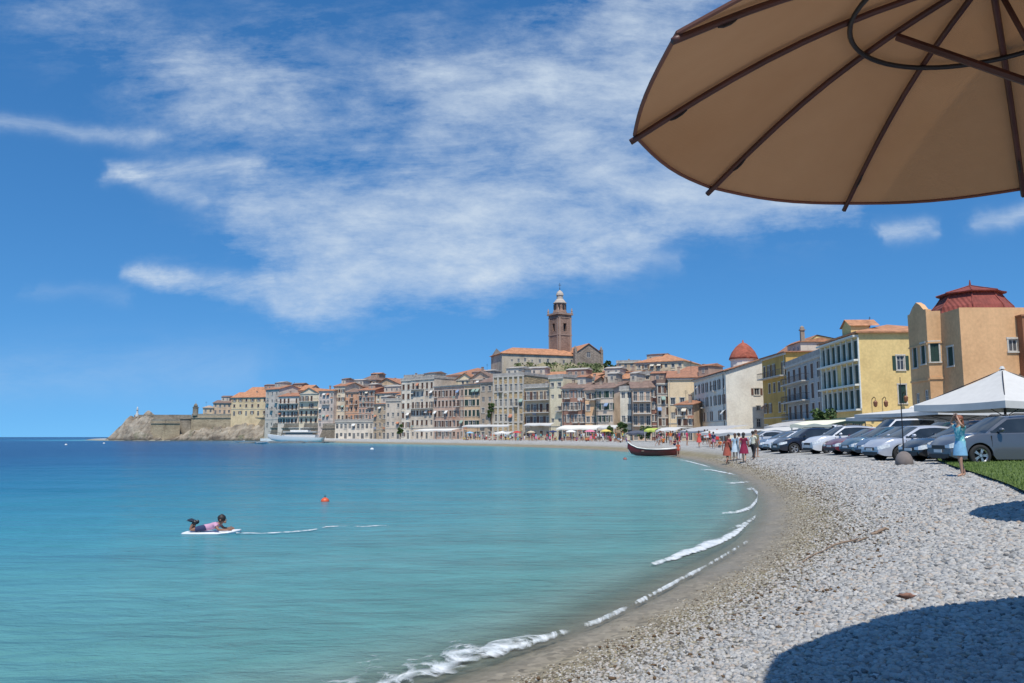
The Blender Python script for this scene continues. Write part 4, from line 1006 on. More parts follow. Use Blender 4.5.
for x in (tx0-.9,tx1): mb.box(x,x+.9,ty-.5,ty+1.2,-14,tzt+1.0); mb.lathe([(.5,tzt+1.0),(.4,tzt+1.6),(.05,tzt+2.4)],8,0,(x+.45,ty+.35))
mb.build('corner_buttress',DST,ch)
# tower
tc=(lx(560.5,9),9); ts=6.5
DT=DN+.34*tc[0]+8
ztc=Z(315.5,DT)-18; z0t=zt-2
zst=Z(290,DT)-18
ta=R(14)
def sq(mbx,h,z0_,z1_,m=0,a=ta,c=tc,op=None):
    M=Matrix.Translation((c[0],c[1],0))@Matrix.Rotation(a,4,'Z'); mbx.box(-h,h,-h,h,z0_,z1_,m,M)
M_t=Matrix.Translation((tc[0],tc[1],0))@Matrix.Rotation(ta,4,'Z')
mb=MB(); hh=ts/2
for k in range(4):
    Mk=M_t@Matrix.Rotation(k*PI/2,4,'Z')
    O_=Mk@Vector((-hh,-hh,0)); U_=(Mk.to_3x3()@Vector((1,0,0))); Ni=(Mk.to_3x3()@Vector((0,1,0)))
    hT=ztc-z0t; panel(mb,O_,U_,Ni,ts,z0t,ztc,[(hh-.8,hh+.8,ztc-6.6,ztc-3.4)],.9)
mb.build('tower_wall',BRICK,ch)
mb=MB(); dk=plain('opening_shade_dark',(.03,.028,.03),.9)  # near-black blocks stand in for the shade inside the tower openings
for z,h_,e in ((ztc-8.2,.4,.18),(ztc-1.3,.3,.15),(ztc,.5,.55),(ztc+.5,.25,.3)): sq(mb,hh+e,z,z+h_)
for k in range(4):
    for s in (-1,1):
        Mk=M_t@Matrix.Rotation(k*PI/2,4,'Z'); mb.box(s*(hh-.55)-.4,s*(hh-.55)+.4,-hh-.14,-hh-.002,z0t,ztc-1.3,0,Mk)
mb.build('tower_cornice',trim_s if False else plaster('tower_trim',(.40,.29,.23),.2),ch)
mb=MB(); sq(mb,hh-.95,z0t,ztc-.1); mb.build('belfry_shade_core',dk,ch)
s0=ztc+.75; Hs=zst-s0
mb=MB()
mb.lathe([(3.0,s0),(2.9,s0+.3*Hs*.2),(2.45,s0+.18*Hs),(2.4,s0+.42*Hs)],8,0,tc,ta+PI/8); mb.build('lantern_wall',BRICK,ch)
mb=MB()
for k in range(8):
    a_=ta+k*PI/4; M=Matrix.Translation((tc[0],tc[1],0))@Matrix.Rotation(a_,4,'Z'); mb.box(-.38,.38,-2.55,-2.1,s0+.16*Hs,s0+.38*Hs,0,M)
mb.build('lantern_shade_panel',dk,ch)  # solid dark panels painted as the shade of openings
mb=MB(); mb.lathe([(2.7,s0+.42*Hs),(2.75,s0+.45*Hs),(2.2,s0+.5*Hs),(1.9,s0+.56*Hs),(1.3,s0+.62*Hs),(1.25,s0+.76*Hs),(1.55,s0+.78*Hs),(1.4,s0+.86*Hs),(.9,s0+.94*Hs),(.3,s0+.99*Hs),(.1,s0+1.0*Hs)],12,0,tc); mb.build('cupola',plaster('cupola_plaster',(.52,.45,.38),.2),ch)
mb=MB(); mb.tube([(tc[0],tc[1],zst-.2),(tc[0],tc[1],zst+3.0)],.08,6); mb.box(tc[0]-.6,tc[0]+.6,tc[1]-.06,tc[1]+.06,zst+2.0,zst+2.15); mb.lathe([(.02,zst+.3),(.28,zst+.6),(.02,zst+.9)],8,0,tc); mb.build('cross',rail_m,ch)
mb=MB()
for sx in (-1,1):
    for sy in (-1,1):
        q=M_t@Vector((sx*(hh+.1),sy*(hh+.1),0)); mb.lathe([(.45,ztc+.7),(.35,ztc+1.4),(.42,ztc+1.6),(.08,ztc+2.9)],8,0,(q.x,q.y))
mb.build('pinnacle',plaster('tower_trim',(.40,.29,.23)),ch)

# ================================================================= HEADLAND, FORTRESS, QUAY
ROCK,nt,b_=nt_new('headland_rock')
v=texco(nt)
c=ramp(nt,noise_(nt,v,.16,8,.7),[(.32,(.10,.08,.065)),(.46,(.30,.25,.19)),(.56,(.42,.36,.28)),(.7,(.54,.47,.37))])
c=mixc(nt,ramp(nt,noise_(nt,v,.09,4,.6),[(.58,0),(.66,.7)]),c,(.12,.13,.06))
sx_=nt.nodes.new('ShaderNodeSeparateXYZ'); nt.links.new(v,sx_.inputs[0])
c=mixc(nt,math_(nt,'SUBTRACT',1.0,math_(nt,'DIVIDE',sx_.outputs[2],1.6,clamp=True)),c,(.05,.042,.035))
nt.links.new(c,b_.inputs['Base Color']); b_.inputs['Roughness'].default_value=.95
bump_(nt,b_,noise_(nt,v,.5,8,.75),1.0,1.6)
def interp(T,x):
    if x<=T[0][0]: return T[0][1]
    for (a,fa),(b,fb) in zip(T[:-1],T[1:]):
        if x<=b: return fa+(fb-fa)*(x-a)/(b-a)
    return T[-1][1]
HT=[(100,-.5),(104,1.5),(107,4.0),(112,6.5),(119,9.5),(128,11.2),(136,11.8),(146,10.5),(152,6.0),(157,3.0),(170,2.0),(178,3.2),(188,5.0),(205,6.8),(240,7.2),(262,6.0),(285,4.0),(320,2.4),(345,1.2)]
HD=[(100,401),(104,399),(130,391),(180,391),(230,389),(268,380),(300,364),(345,335)]
mb=MB(); nu,nv_=220,26
for i in range(nu+1):
    px=100+245*i/nu; D0=interp(HD,px)-1.5; top=interp(HT,px); wid=26 if px<300 else 14
    for j in range(nv_+1):
        t=j/nv_; D=D0+wid*t
        x=X(px,D0)+ (D-D0)*.02
        n1=noise.fractal(Vector((x*.13,D*.13,1)),1.0,2.1,5); n2=noise.fractal(Vector((x*.4,D*.4,7)),1.0,2.0,4)
        prof=min(1,(t*3.0))**.75 if t<.5 else max(.0,1-(t-.8)*1.2 if t>.8 else 1)
        z=-1.2+(top+1.2)*prof*(1+.42*n1)+n2*1.5*min(1,top/4)
        mb.v.append((x+n2*.8,D+n1*2.2,z))
for i in range(nu):
    for j in range(nv_):
        a=i*(nv_+1)+j; mb.f.append((a,a+nv_+1,a+nv_+2,a+1)); mb.m.append(0)
tag(mb.build('headland',ROCK,None,False),'rocky headland below the fortress walls',None,None,'structure')
FORT=plaster('fortress_stone',(.46,.37,.25),.35,stone=True); FORT2=plaster('fortress_stone_grey',(.38,.33,.26),.4,stone=True)
def fort(name,label,segs,ytop,thick,m_,zb=-1,cren=0):
    # segs: [(px,D),...]
    root=thing(name,label,'wall',(X(*segs[0]),segs[0][1],0))
    o0=Vector((X(*segs[0]),segs[0][1],0)); mb=MB(); cap=MB()
    for (a,Da),(b,Db) in zip(segs[:-1],segs[1:]):
        p=Vector((X(a,Da),Da,0))-o0; q=Vector((X(b,Db),Db,0))-o0; d=q-p; L_=d.length; ang=math.atan2(d.y,d.x)
        M=Matrix.Translation(p)@Matrix.Rotation(ang,4,'Z'); zt=Z(ytop,(Da+Db)/2)
        # battered wall
        c=[M@Vector(v_) for v_ in ((0,0,zb),(L_,0,zb),(L_,0.9,zt),(0,.9,zt),(0,thick,zb),(L_,thick,zb),(L_,thick,zt),(0,thick,zt))]
        for f in ((0,1,2,3),(5,4,7,6),(3,2,6,7),(1,5,6,2),(4,0,3,7)): mb.quad(*[c[k] for k in f])
        cap.box(-.1,L_+.1,.45,.89,zt-1.3,zt-.9,0,M); cap.box(0,L_,.9,1.5,zt+.003,zt+.9,0,M)
    mb.build('wall',m_,root); cap.build('parapet',FORT2,root)
    return root
fort('fortress_wall','sandy fortress wall running from the turret to the town houses',[(192,398),(240,396),(268,390)],415.5,26,FORT)
fort('bastion_wall','long low bastion wall out on the rocky point',[(134,404),(152,398),(170,400),(192,402)],416.5,16,FORT2)
fort('lower_bastion','pale tall wall face dropping straight to the water',[(152,393),(166,392.5),(182,397)],421,10,FORT)
fort('quay_wall','brown retaining wall holding up the balconied apartment blocks',[(264,383),(280,369),(300,358.5),(320,348.5),(337,341.5)],425.4,9,plaster('quay_stone',(.30,.25,.19),.4,stone=True))
t_=thing('turret','small round stone watch turret on the fortress corner','turret',(X(196.5,399),399,Z(415.5,398)))
t_.scale=(.72,.72,.8)
mb=MB(); mb.lathe([(1.9,0),(1.8,4.6),(2.05,4.8),(2.05,5.3)],12); mb.build('wall',FORT2,t_)
mb=MB(); mb.lathe([(1.4,5.3),(1.3,6.2),(.9,7.0),(.1,7.6),(.05,9.4)],12); mb.build('roof',FORT2,t_,True)
t_=thing('light_beacon','small white light beacon standing on the headland wall','beacon',(X(138.5,402),402,Z(416.5,402)))
mb=MB(); mb.lathe([(.9,0),(.85,1.2),(.5,1.3),(.42,3.2),(.7,3.3),(.7,3.5)],10); mb.build('tower',frame_w,t_); mb=MB(); mb.lathe([(.35,3.5),(.35,4.3),(.05,4.9)],8); mb.build('lantern',frame_w,t_)
# low ledge of rock and the pale quay in front of the boat
mb=MB()
for i in range(26):
    px=250+i*3.2+random.uniform(-1,1); D=random.uniform(225,262); blob(mb,(X(px,D),D,-.1),random.uniform(1.6,4.2),random.uniform(1.2,3),random.uniform(.28,.7),i*3.3,9,amp=.7)
tag(mb.build('rock_reef',plain('reef_rock',(.10,.12,.13),.8,vary=.4,scale=1),None,True),'low dark rocks awash off the quay',None,None,'stuff')
qy=thing('quay','low white concrete quay at the foot of the rocks','quay',(X(262,352),352,0))
mb=MB(); L_=X(340,330)-X(262,352); M=Matrix.Rotation(math.atan2(-22,L_),4,'Z'); mb.box(0,math.hypot(L_,22),0,5,-1,.95,0,M); mb.box(0,math.hypot(L_,22),.0,.6,.95,1.15,0,M); mb.build('deck',plain('white_concrete',(.72,.71,.67),.8,vary=.12,scale=.6),qy)
mb=MB(); 
for k in range(9): mb.lathe([(.12,.95),(.12,1.6),(.2,1.65),(.2,1.75)],6,0,((M@Vector((3+k*4.2,1.0,0))).x,(M@Vector((3+k*4.2,1.0,0))).y))
mb.build('bollard_row',frame_w,qy)

# ================================================================= BOATS
def hull_loft(mb,stns,m=0,close=True):
    # stns: list of (x, keel z, half beam at sheer, sheer z, flare)
    n=7; i0=len(mb.v)
    for x,kz,hb,sz,fl in stns:
        row=[]
        for k in range(-n,n+1):
            t=abs(k)/n; y=hb*(t**fl); z=kz+(sz-kz)*(t**2.2)
            mb.v.append((x,math.copysign(y,k) if k else 0,z))
    w=2*n+1
    for i in range(len(stns)-1):
        for k in range(w-1): a=i0+i*w+k; mb.f.append((a,a+w,a+w+1,a+1)); mb.m.append(m)
    if close:
        for i in (0,len(stns)-1): mb.f.append(tuple(i0+i*w+k for k in range(w))); mb.m.append(m)
RED=plain('boat_red',(.17,.018,.022),.35,vary=.2,coat=.3); BW=plain('boat_white',(.72,.7,.66),.4,vary=.06)
bD=86; bp=G(654,456.2,0)
rb=thing('rowing_boat','dark red wooden boat with white gunwale beached at the water edge','boat',(bp.x+.0,bp.y,.06),R(8)); rb.scale=(.78,.78,.7)
stn=[(-3.2,.9,.05,1.75,.8),(-2.8,.3,.32,1.36,.75),(-2.2,.06,.66,1.02,.65),(-1.2,0,.92,.86,.55),(0,0,1.0,.8,.5),(1.3,0,.95,.82,.5),(2.3,.05,.78,.9,.55),(2.95,.12,.55,1.0,.6)]
mb=MB(); hull_loft(mb,stn); mb.build('hull',RED,rb,True)
mb=MB()
for s in (-1,1): mb.tube([(x,s*hb,sz+.02) for x,kz,hb,sz,fl in stn],.055,6)
mb.tube([(2.95,-.55,1.02),(2.95,.55,1.02)],.055,6); mb.build('gunwale',BW,rb)
mb=MB(); mb.tube([(-3.24,0,1.82),(-3.1,0,.85),(-2.8,0,.22),(-2.2,0,.03),(0,0,-.03),(2.9,0,.08)],.05,6); mb.build('keel',BW,rb)
inn=plain('boat_inside',(.45,.38,.30),.7)
mb=MB(); hull_loft(mb,[(x*.97,kz+.12,hb*.93,sz-.06,fl) for x,kz,hb,sz,fl in stn]); 
mb.build('lining',inn,rb,True)
for x in (-1.6,-.2,1.3): mb=MB(); mb.box(x-.14,x+.14,-.84,.84,.58,.63); mb.build('thwart',inn,rb)
# white motor cruiser on the quay
mp=Vector((X(298,246),255,0))
mc=thing('motor_boat','white motor boat with dark cabin windows moored before the rocks and quay','boat',(mp.x,mp.y-9,.1),R(176)); mc.scale=(1.5,1.5,1.15)
ms=[(-5.4,.2,1.3,1.3,.45),(-3,.0,1.55,1.35,.45),(0,0,1.6,1.5,.5),(3,.1,1.3,1.75,.6),(5,.6,.6,2.05,.8),(6,1.5,.06,2.3,.9)]
mb=MB(); hull_loft(mb,[(x_,k_z,h_b,s_z,f_l*.45) for x_,k_z,h_b,s_z,f_l in ms]); mb.build('hull',plain('yacht_white',(.80,.80,.78),.35,vary=.03),mc,True)
mb=MB(); mb.box(-4.2,2.6,-1.15,1.15,1.35,2.0); mb.quad((2.6,-1.1,2.0),(3.6,-.8,1.6),(3.6,.8,1.6),(2.6,1.1,2.0)); mb.build('deckhouse',BW,mc)
mb=MB(); mb.box(-3.6,1.9,-1.12,1.12,2.003,2.65); mb.build('cabin_window',GLM,mc)
mb=MB(); mb.box(-4.4,2.4,-1.3,1.3,2.66,2.85); mb.box(-2.6,1.0,-.95,.95,2.851,3.3); mb.box(-2.9,1.3,-1.1,1.1,3.75,3.85); mb.box(-1.2,-1.0,-.8,.8,3.3,3.75); mb.build('canopy',BW,mc)
mb=MB(); 
for s in (-1,1): mb.tube([(1.8,s*1.5,2.3),(4.6,s*.8,2.65),(5.9,0,2.95)],.03,5); mb.tube([(3.2,s*1.2,1.7),(3.2,s*1.2,2.5)],.03,5)
mb.build('bow_rail',rail_m,mc)
# small speed boat far left and a white dinghy
for i,(px,py,lab,L_) in enumerate([(240,442.4,'tiny white dinghy off the headland rocks',3.0),(262,444,'small white skiff between the reef and the dinghy',3.4)]):
    p=G(px,py,0); d=thing('dinghy',lab,'boat',(p.x,p.y,0),R(10+i*30),'small boats off the rocks')
    mb=MB(); hull_loft(mb,[(-L_/2,.1,.5,.5,.5),(0,0,.65,.5,.5),(L_*.3,.05,.4,.6,.6),(L_/2,.35,.04,.75,.8)]); mb.build('hull',BW,d,True)
    mb=MB(); mb.box(-.2,.2,-.5,.5,.42,.48); mb.build('thwart',inn,d)
# buoys
def buoy(px,py,r,label,col='buoy_orange',c=(.65,.10,.03)):
    p=G(px,py,0); d=thing('buoy',label,'buoy',(p.x,p.y,0),0,'marker buoys on the water'); m_=plain(col,c,.45,vary=.08)
    mb=MB(); mb.lathe([(r*.15,-r*.7),(r*.75,-r*.45),(r,.05*r),(r*.85,r*.5),(r*.45,r*.8),(r*.12,r*.92)],14); mb.build('float',m_,d,True)
    mb=MB(); mb.tube([(0,0,r*.8),(0,0,r*1.15)],r*.13,6); mb.tube([(r*.18*math.cos(k*.785),0,r*1.2+r*.18*math.sin(k*.785)) for k in range(9)],r*.05,5,0,False); mb.build('eye_ring',rail_m,d)
buoy(325,501.5,.12,'orange red round buoy floating in the middle of the bay')
buoy(625,459.4,.16,'little dark red buoy in front of the red boat','buoy_dark',(.3,.08,.06))
for k,(px,py) in enumerate([(66,445),(104,443.5),(372,449.5)]): buoy(px,py,.28,['small pale buoy far out left of the headland','small pale buoy just off the tip of the headland','small pale buoy off the far beach'][k],'buoy_white',(.7,.7,.68))

# ================================================================= CARS
TYRE=plain('tyre_rubber',(.02,.02,.02),.85); RIM=plain('alloy_rim',(.55,.56,.58),.3,.8,vary=.05); BLK=plain('black_plastic',(.018,.018,.02),.5); UND=plain('underbody',(.01,.01,.01),.95)
CGL,nt,b_=nt_new('car_glass'); nt.links.new(ramp(nt,noise_(nt,texco(nt),1.5,2),[(.3,(.012,.016,.02)),(.7,(.03,.038,.045))]),b_.inputs['Base Color']); b_.inputs['Roughness'].default_value=.04; b_.inputs['Specular IOR Level'].default_value=.7
LAMP=plain('headlamp_lens',(.72,.76,.8),.12,vary=.3,scale=14,coat=.6); TAIL=plain('tail_lamp',(.3,.02,.02),.2); PLATE=plain('number_plate',(.7,.7,.68),.5,vary=.03)
def paint(name,c):
    m, nt, b = nt_new(name); nz=noise_(nt,texco(nt),2.5,3)
    nt.links.new(ramp(nt,nz,[(.3,tuple(x*.93 for x in c)),(.7,c)]),b.inputs['Base Color'])
    b.inputs['Roughness'].default_value=.32; b.inputs['Coat Weight'].default_value=.8; b.inputs['Coat Roughness'].default_value=.05; b.inputs['Metallic'].default_value=.25
    return m
def car(label,color,kind,x,y,rz,S=1.0,name='parked_car'):
    K={'suv':dict(L=4.55,H=1.66,W=1.84,hood=1.02,belt=1.10,c0=1.15,c1=1.95,r1=3.75,r2=4.42,wr=.345),
       'hatch':dict(L=4.15,H=1.48,W=1.76,hood=.88,belt=.98,c0=1.0,c1=1.85,r1=3.3,r2=4.02,wr=.315),
       'sedan':dict(L=4.5,H=1.44,W=1.8,hood=.86,belt=.96,c0=1.25,c1=2.1,r1=3.2,r2=3.95,wr=.32),
       'van':dict(L=5.0,H=1.95,W=1.95,hood=1.12,belt=1.2,c0=.95,c1=1.75,r1=4.75,r2=4.93,wr=.35)}[kind]
    L_,H,W=K['L'],K['H'],K['W']/2; wr=K['wr']; wf,wb_=.86,L_-.86; zb=.22
    root=thing(name,label,'car',(x,y,max(gz(x,y),gz(x-2,y))),rz,'cars parked in a row beside the beach')
    xs=set([0,.04,.1,.2,.35,L_,L_-.04,L_-.1,L_-.22,L_-.4,K['c0'],K['c1'],K['r1'],K['r2'],(K['c0']+K['c1'])/2,K['c1']+.12,K['r1']-.15])
    for xc in (wf,wb_):
        for k in range(13): xs.add(round(xc+(wr+.07)*math.cos(PI*k/12),3))
    q=.5
    while q<L_-.4: xs.add(round(q,2)); q+=.22
    xs=sorted(xs); xx=[xs[0]]
    for v_ in xs[1:]:
        if v_-xx[-1]>.012: xx.append(v_)
    xs=xx
    def top(x_):
        hd,c0,c1,r1,r2=K['hood'],K['c0'],K['c1'],K['r1'],K['r2']; bl=K['belt']
        if x_<c0:
            t=x_/c0; return hd*.60+(bl-.02-hd*.60)*(1-(1-min(1,t))**3.4)*(.86+.14*t)
        if x_<c1: t=(x_-c0)/(c1-c0); return bl-.02+(H-.06-(bl-.02))*(t**.92)
        if x_<r1: t=(x_-c1)/(r1-c1); return H-.06+.06*math.sin(PI*min(1,t*1.0+.0))+ (-.03*t)
        if x_<r2: t=(x_-r1)/(r2-r1); return (H-.09)+(bl+.04-(H-.09))*(t**1.15)
        t=(x_-r2)/max(.01,L_-r2); return bl+.04-.12*t*t
    def belt(x_):
        if x_<K['c0']: return min(top(x_)-.05,K['hood']*.62+(K['belt']-.08-K['hood']*.62)*(1-(1-x_/K['c0'])**2.0))
        return min(K['belt']-.08+.08*(x_-K['c0'])/(L_-K['c0']),top(x_)-.05)
    def width(x_):
        a=min(1,x_/.75); b=min(1,(L_-x_)/.55); return W*(1-.20*(1-a)**2.2)*(1-.13*(1-b)**2.2)
    rows=[]
    for x_ in xs:
        w_=width(x_); zt=top(x_); bz=belt(x_); zbb=zb+.10*max(0,1-x_/.35)**2+.12*max(0,1-(L_-x_)/.35)**2
        arch=0
        for xc in (wf,wb_):
            dx=abs(x_-xc)
            if dx<wr+.07: arch=max(arch,wr+math.sqrt(max(0,(wr+.07)**2-dx*dx)))
        lo=max(zbb,arch)
        gh=max(0,(zt-bz-.06)/(H-bz)); tw=w_-.08-.24*max(0,min(1,gh))
        mid=max(lo+.03,.52 if .52<bz-.1 else bz-.15)
        if mid>bz-.03: mid=(lo+bz)/2
        r_=[(0,zbb+.02),(w_-.16,max(zbb,arch-.02)),(w_-.02 if not arch else w_+.012,lo),(w_+.012 if arch else w_+.005,max(lo+.04,mid)),(w_,max(mid+.05,(mid+bz)/2)),(w_-.035,bz),(w_-.075,bz+.03 if zt-bz>.1 else bz+(zt-bz)*.35),(tw,max(bz+.035,zt-.10) if zt-bz>.2 else bz+(zt-bz)*.7),(tw-.09,zt-.022),(tw*.5,zt+.003),(0,zt+.012)]
        rows.append(r_)
    nr=len(rows[0]); B=MB(); parts={'windscreen':MB(),'rear_window':MB(),'side_window':[MB(),MB(),MB(),MB()]}
    bpx=(K['c1']+K['r1'])/2-.12
    for i in range(len(xs)-1):
        xm=(xs[i]+xs[i+1])/2
        for k in range(nr-1):
            for s in (1,-1):
                pts_=[(xs[i],s*rows[i][k][0],rows[i][k][1]),(xs[i+1],s*rows[i+1][k][0],rows[i+1][k][1]),(xs[i+1],s*rows[i+1][k+1][0],rows[i+1][k+1][1]),(xs[i],s*rows[i][k+1][0],rows[i][k+1][1])]
                if s<0: pts_=pts_[::-1]
                tgt=B; m_=0
                if k<=1: m_=1
                elif k==6 and K['c0']+.12<xm<K['r2']-.12 and not (bpx-.05<xm<bpx+.06) and min(rows[i][7][1]-rows[i][6][1],rows[i+1][7][1]-rows[i+1][6][1])>.03 and not(K['c1']-.10<xm<K['c1']-.02 and False):
                    tgt=parts['side_window'][(0 if xm<bpx else 1)+(2 if s<0 else 0)]
                    if kind=='van' and xm>bpx+.9: tgt=B
                elif k in (8,9) and K['c0']+.02<xm<K['c1']-.02: tgt=parts['windscreen']
                elif k in (8,9) and K['r1']+.04<xm<K['r2']-.02: tgt=parts['rear_window']
                tgt.quad(*pts_,m=m_ if tgt is B else 0)
    for i in (0,-1):
        loop=[(xs[i],p[0],p[1]) for p in rows[i]]+[(xs[i],-p[0],p[1]) for p in rows[i][::-1]]
        B.quad(*(loop if i else loop[::-1]),m=0)
    pm=color
    def fin(o): smooth_by_angle(o,35); return o
    fin(B.build('body',[pm,UND,BLK],root))
    fin(parts['windscreen'].build('windscreen',CGL,root)); fin(parts['rear_window'].build('rear_window',CGL,root))
    for m_ in parts['side_window']: fin(m_.build('side_window',CGL,root))
    for xc in (wf,wb_):
        for s in (-1,1):
            yy=s*(W-.09); wh=bpy.data.objects.new('wheel',None); link(wh,root); wh.location=(xc,yy,wr)
            t=MB(); t.lathe([(wr*.62,-.1),(wr*.93,-.105),(wr,-.08),(wr,.08),(wr*.93,.105),(wr*.62,.1),(wr*.6,.0),(wr*.62,-.1)],24,caps=False); o=t.build('tyre',TYRE,wh,True); o.rotation_euler=(PI/2,0,0)
            r=MB(); r.lathe([(wr*.66,-.06),(wr*.66,.06)],24)
            f=MB()
            f.lathe([(wr*.14,.085),(wr*.14,.1)],10)
            for k in range(5):
                a=2*PI*k/5
                for da in (-.13,.13):
                    M=Matrix.Rotation(a+da,4,'Z'); f.box(wr*.1,wr*.66,-wr*.05,wr*.05,.075,.096,0,M)
            ring=[(wr*.6,.07),(wr*.665,.105)]
            f.lathe([(wr*.60,.085),(wr*.665,.108),(wr*.67,.09)],24) if False else None
            n=24; i0=len(f.v)
            for rr_,z_ in ((wr*.58,.08),(wr*.66,.107),(wr*.67,.06)):
                for j in range(n): f.v.append((rr_*math.cos(2*PI*j/n),rr_*math.sin(2*PI*j/n),z_))
            for q_ in range(2):
                for j in range(n): f.f.append((i0+q_*n+j,i0+q_*n+(j+1)%n,i0+(q_+1)*n+(j+1)%n,i0+(q_+1)*n+j)); f.m.append(0)
            o=f.build('rim',RIM,wh); o.rotation_euler=(PI/2 if s<0 else -PI/2,0,0)
            d=MB(); d.lathe([(wr*.62,-.05),(wr*.62,.05)],20); o=d.build('brake_disc',UND,wh); o.rotation_euler=(PI/2,0,0)
    # front details: headlights wrap the corner, grille, bumper intake, plate
    hz=K['hood']*.70
    for s in (1,-1):
        h=MB(); hp_=[(-.014,s*W*.46,hz-.13,hz-.05),(-.016,s*width(0)*.97,hz-.14,hz-.01),(.07,s*(width(.07)+.012),hz-.13,hz+.03),(.2,s*(width(.2)+.014),hz-.10,hz+.06),(.42,s*(width(.42)+.012),hz-.03,hz+.085)]
        for p_,q_ in zip(hp_[:-1],hp_[1:]): h.quad((p_[0],p_[1],p_[2]),(q_[0],q_[1],q_[2]),(q_[0],q_[1],q_[3]),(p_[0],p_[1],p_[3]))
        h.build('headlight',LAMP,root)
        t=MB(); t.box(L_-.12,L_+.012,s*W*.78-.11,s*W*.78+.11,K['belt']-.28,K['belt']-.06); t.build('tail_light',TAIL,root)
        mi=MB(); blob(mi,(K['c0']+.38,s*(W+.1),K['belt']+.07),.08,.11,.07,2,10,amp=.1); mi.box(K['c0']+.34,K['c0']+.42,min(s*(W-.08),s*(W+.05)),max(s*(W-.08),s*(W+.05)),K['belt']+.0,K['belt']+.04); mi.build('mirror',pm if kind!='van' else BLK,root,True)
        dh=MB()
        for xd in (bpx-.22,bpx+.8): dh.box(xd,xd+.17,min(s*(W+.002),s*(W+.03)),max(s*(W+.002),s*(W+.03)),K['belt']-.2,K['belt']-.17)
        dh.build('door_handle',pm,root)
        if kind=='suv':
            rr_=MB(); rr_.tube([(K['c1']+.1,s*(W-.3),H-.03),(K['c1']+.25,s*(W-.3),H+.03),(K['r1']-.3,s*(W-.3),H+.02),(K['r1']-.15,s*(W-.3),H-.06)],.02,6); rr_.build('roof_rail',BLK,root)
    g=MB(); g.box(-.02,.05,-W*.43,W*.43,hz-.17,hz-.05); g.build('grille',BLK,root)
    g=MB(); g.box(-.025,.06,-W*.66,W*.66,.27,.38); g.box(-.03,.06,-W*.5,W*.5,.24,.268); g.build('air_intake',BLK,root)
    g=MB(); g.box(-.035,-.021,-.25,.25,.43,.53); g.build('number_plate',PLATE,root)
    dl=MB()
    for xd in (K['c0']+.1,bpx,bpx+.95):
        for s in (1,-1): dl.box(xd,xd+.012,min(s*(W-.06),s*(W+.0075)),max(s*(W-.06),s*(W+.0075)),.34,K['belt']-.12)
    dl.build('door_gap',BLK,root)
    return root
def cx_(px,D): return X(px,D,440)
P_=[('large metallic grey car nearest the camera, its side along the lawn','grey_paint',(.10,.11,.13),'suv',938,27.0,0.0),
 ('glossy black car between the grey car and the silver hatchback','black_paint',(.008,.009,.012),'sedan',908,30.6,.05),
 ('silver hatchback parked behind the pole with the concrete foot','silver_paint',(.50,.52,.57),'hatch',869,33.5,.06),
 ('mid blue hatchback peeking out beside the silver hatchback','blue_paint',(.06,.12,.22),'hatch',861,37.0,.04),
 ('dark teal car with bright headlights next to the maroon car','teal_paint',(.05,.11,.15),'hatch',845,40.2,.05),
 ('maroon red car next to the white car','maroon_paint',(.16,.012,.02),'sedan',829,43.3,.06),
 ('white family car with dark grille in the middle of the row','white_paint',(.74,.74,.74),'suv',807,46.6,.06),
 ('black off road car left of the white family car','dark_navy_paint',(.014,.016,.028),'suv',775,51.5,.05),
 ('small white car tucked behind the black off road car','small_white_paint',(.72,.73,.75),'hatch',766,56.0,.05),
 ('steel blue car at the far left end of the parked row','steel_blue_paint',(.05,.10,.17),'sedan',756,60.0,.05)]
for lab,pn,c,k,px,D,rz in P_: car(lab,paint(pn,c),k,cx_(px,D),D,rz)
# second row behind
P2=[('white delivery van behind the maroon car, only its roof showing','van_white',(.74,.74,.74),'van',862,47.5,.05),
 ('white van behind the small white car','van_white2',(.70,.71,.72),'van',786,70,.05),
 ('black estate car behind the silver hatchback roof','black2',(.012,.012,.014),'suv',925,38.2,.05),
 ('pale silver car at the left of the far vans under the awning','silver2',(.5,.52,.55),'hatch',744,74,.05),
 ('dark green car parked behind the mid blue hatchback','green2',(.02,.05,.04),'suv',905,42.5,.05)]
for lab,pn,c,k,px,D,rz in P2: car(lab,paint(pn,c),k,cx_(px,D),D,rz)

# ================================================================= BIG UMBRELLA overhead
CAN,nt,b_=nt_new('tan_canvas'); v=texco(nt)
w1=nt.nodes.new('ShaderNodeTexWave'); w1.inputs['Scale'].default_value=90; w1.bands_direction='X'; nt.links.new(v,w1.inputs['Vector'])
cc_=ramp(nt,noise_(nt,v,2.2,5,.6),[(.3,(.53,.275,.13)),(.7,(.61,.335,.17))])
nt.links.new(cc_,b_.inputs['Base Color']); b_.inputs['Roughness'].default_value=.95; b_.inputs['Specular IOR Level'].default_value=.1
bump_(nt,b_,math_(nt,'ADD',math_(nt,'MULTIPLY',w1.outputs['Fac'],.15),noise_(nt,v,5,4)),.25,.02)
tr_=nt.nodes.new('ShaderNodeBsdfTranslucent'); nt.links.new(cc_,tr_.inputs['Color'])
ms_=nt.nodes.new('ShaderNodeMixShader'); ms_.inputs[0].default_value=.05
nt.links.new(b_.outputs[0],ms_.inputs[1]); nt.links.new(tr_.outputs[0],ms_.inputs[2]); nt.links.new(ms_.outputs[0],nt.nodes['Material Output'].inputs['Surface'])
WOODU=plain('umbrella_wood',(.09,.03,.02),.5,vary=.3,scale=7); IRON=plain('dark_metal',(.03,.025,.025),.45,.3); HEM=plain('canvas_hem',(.22,.09,.06),.9)
qf=[1.408,2.218,.969,.014,1.502,.956,.439,-.044]
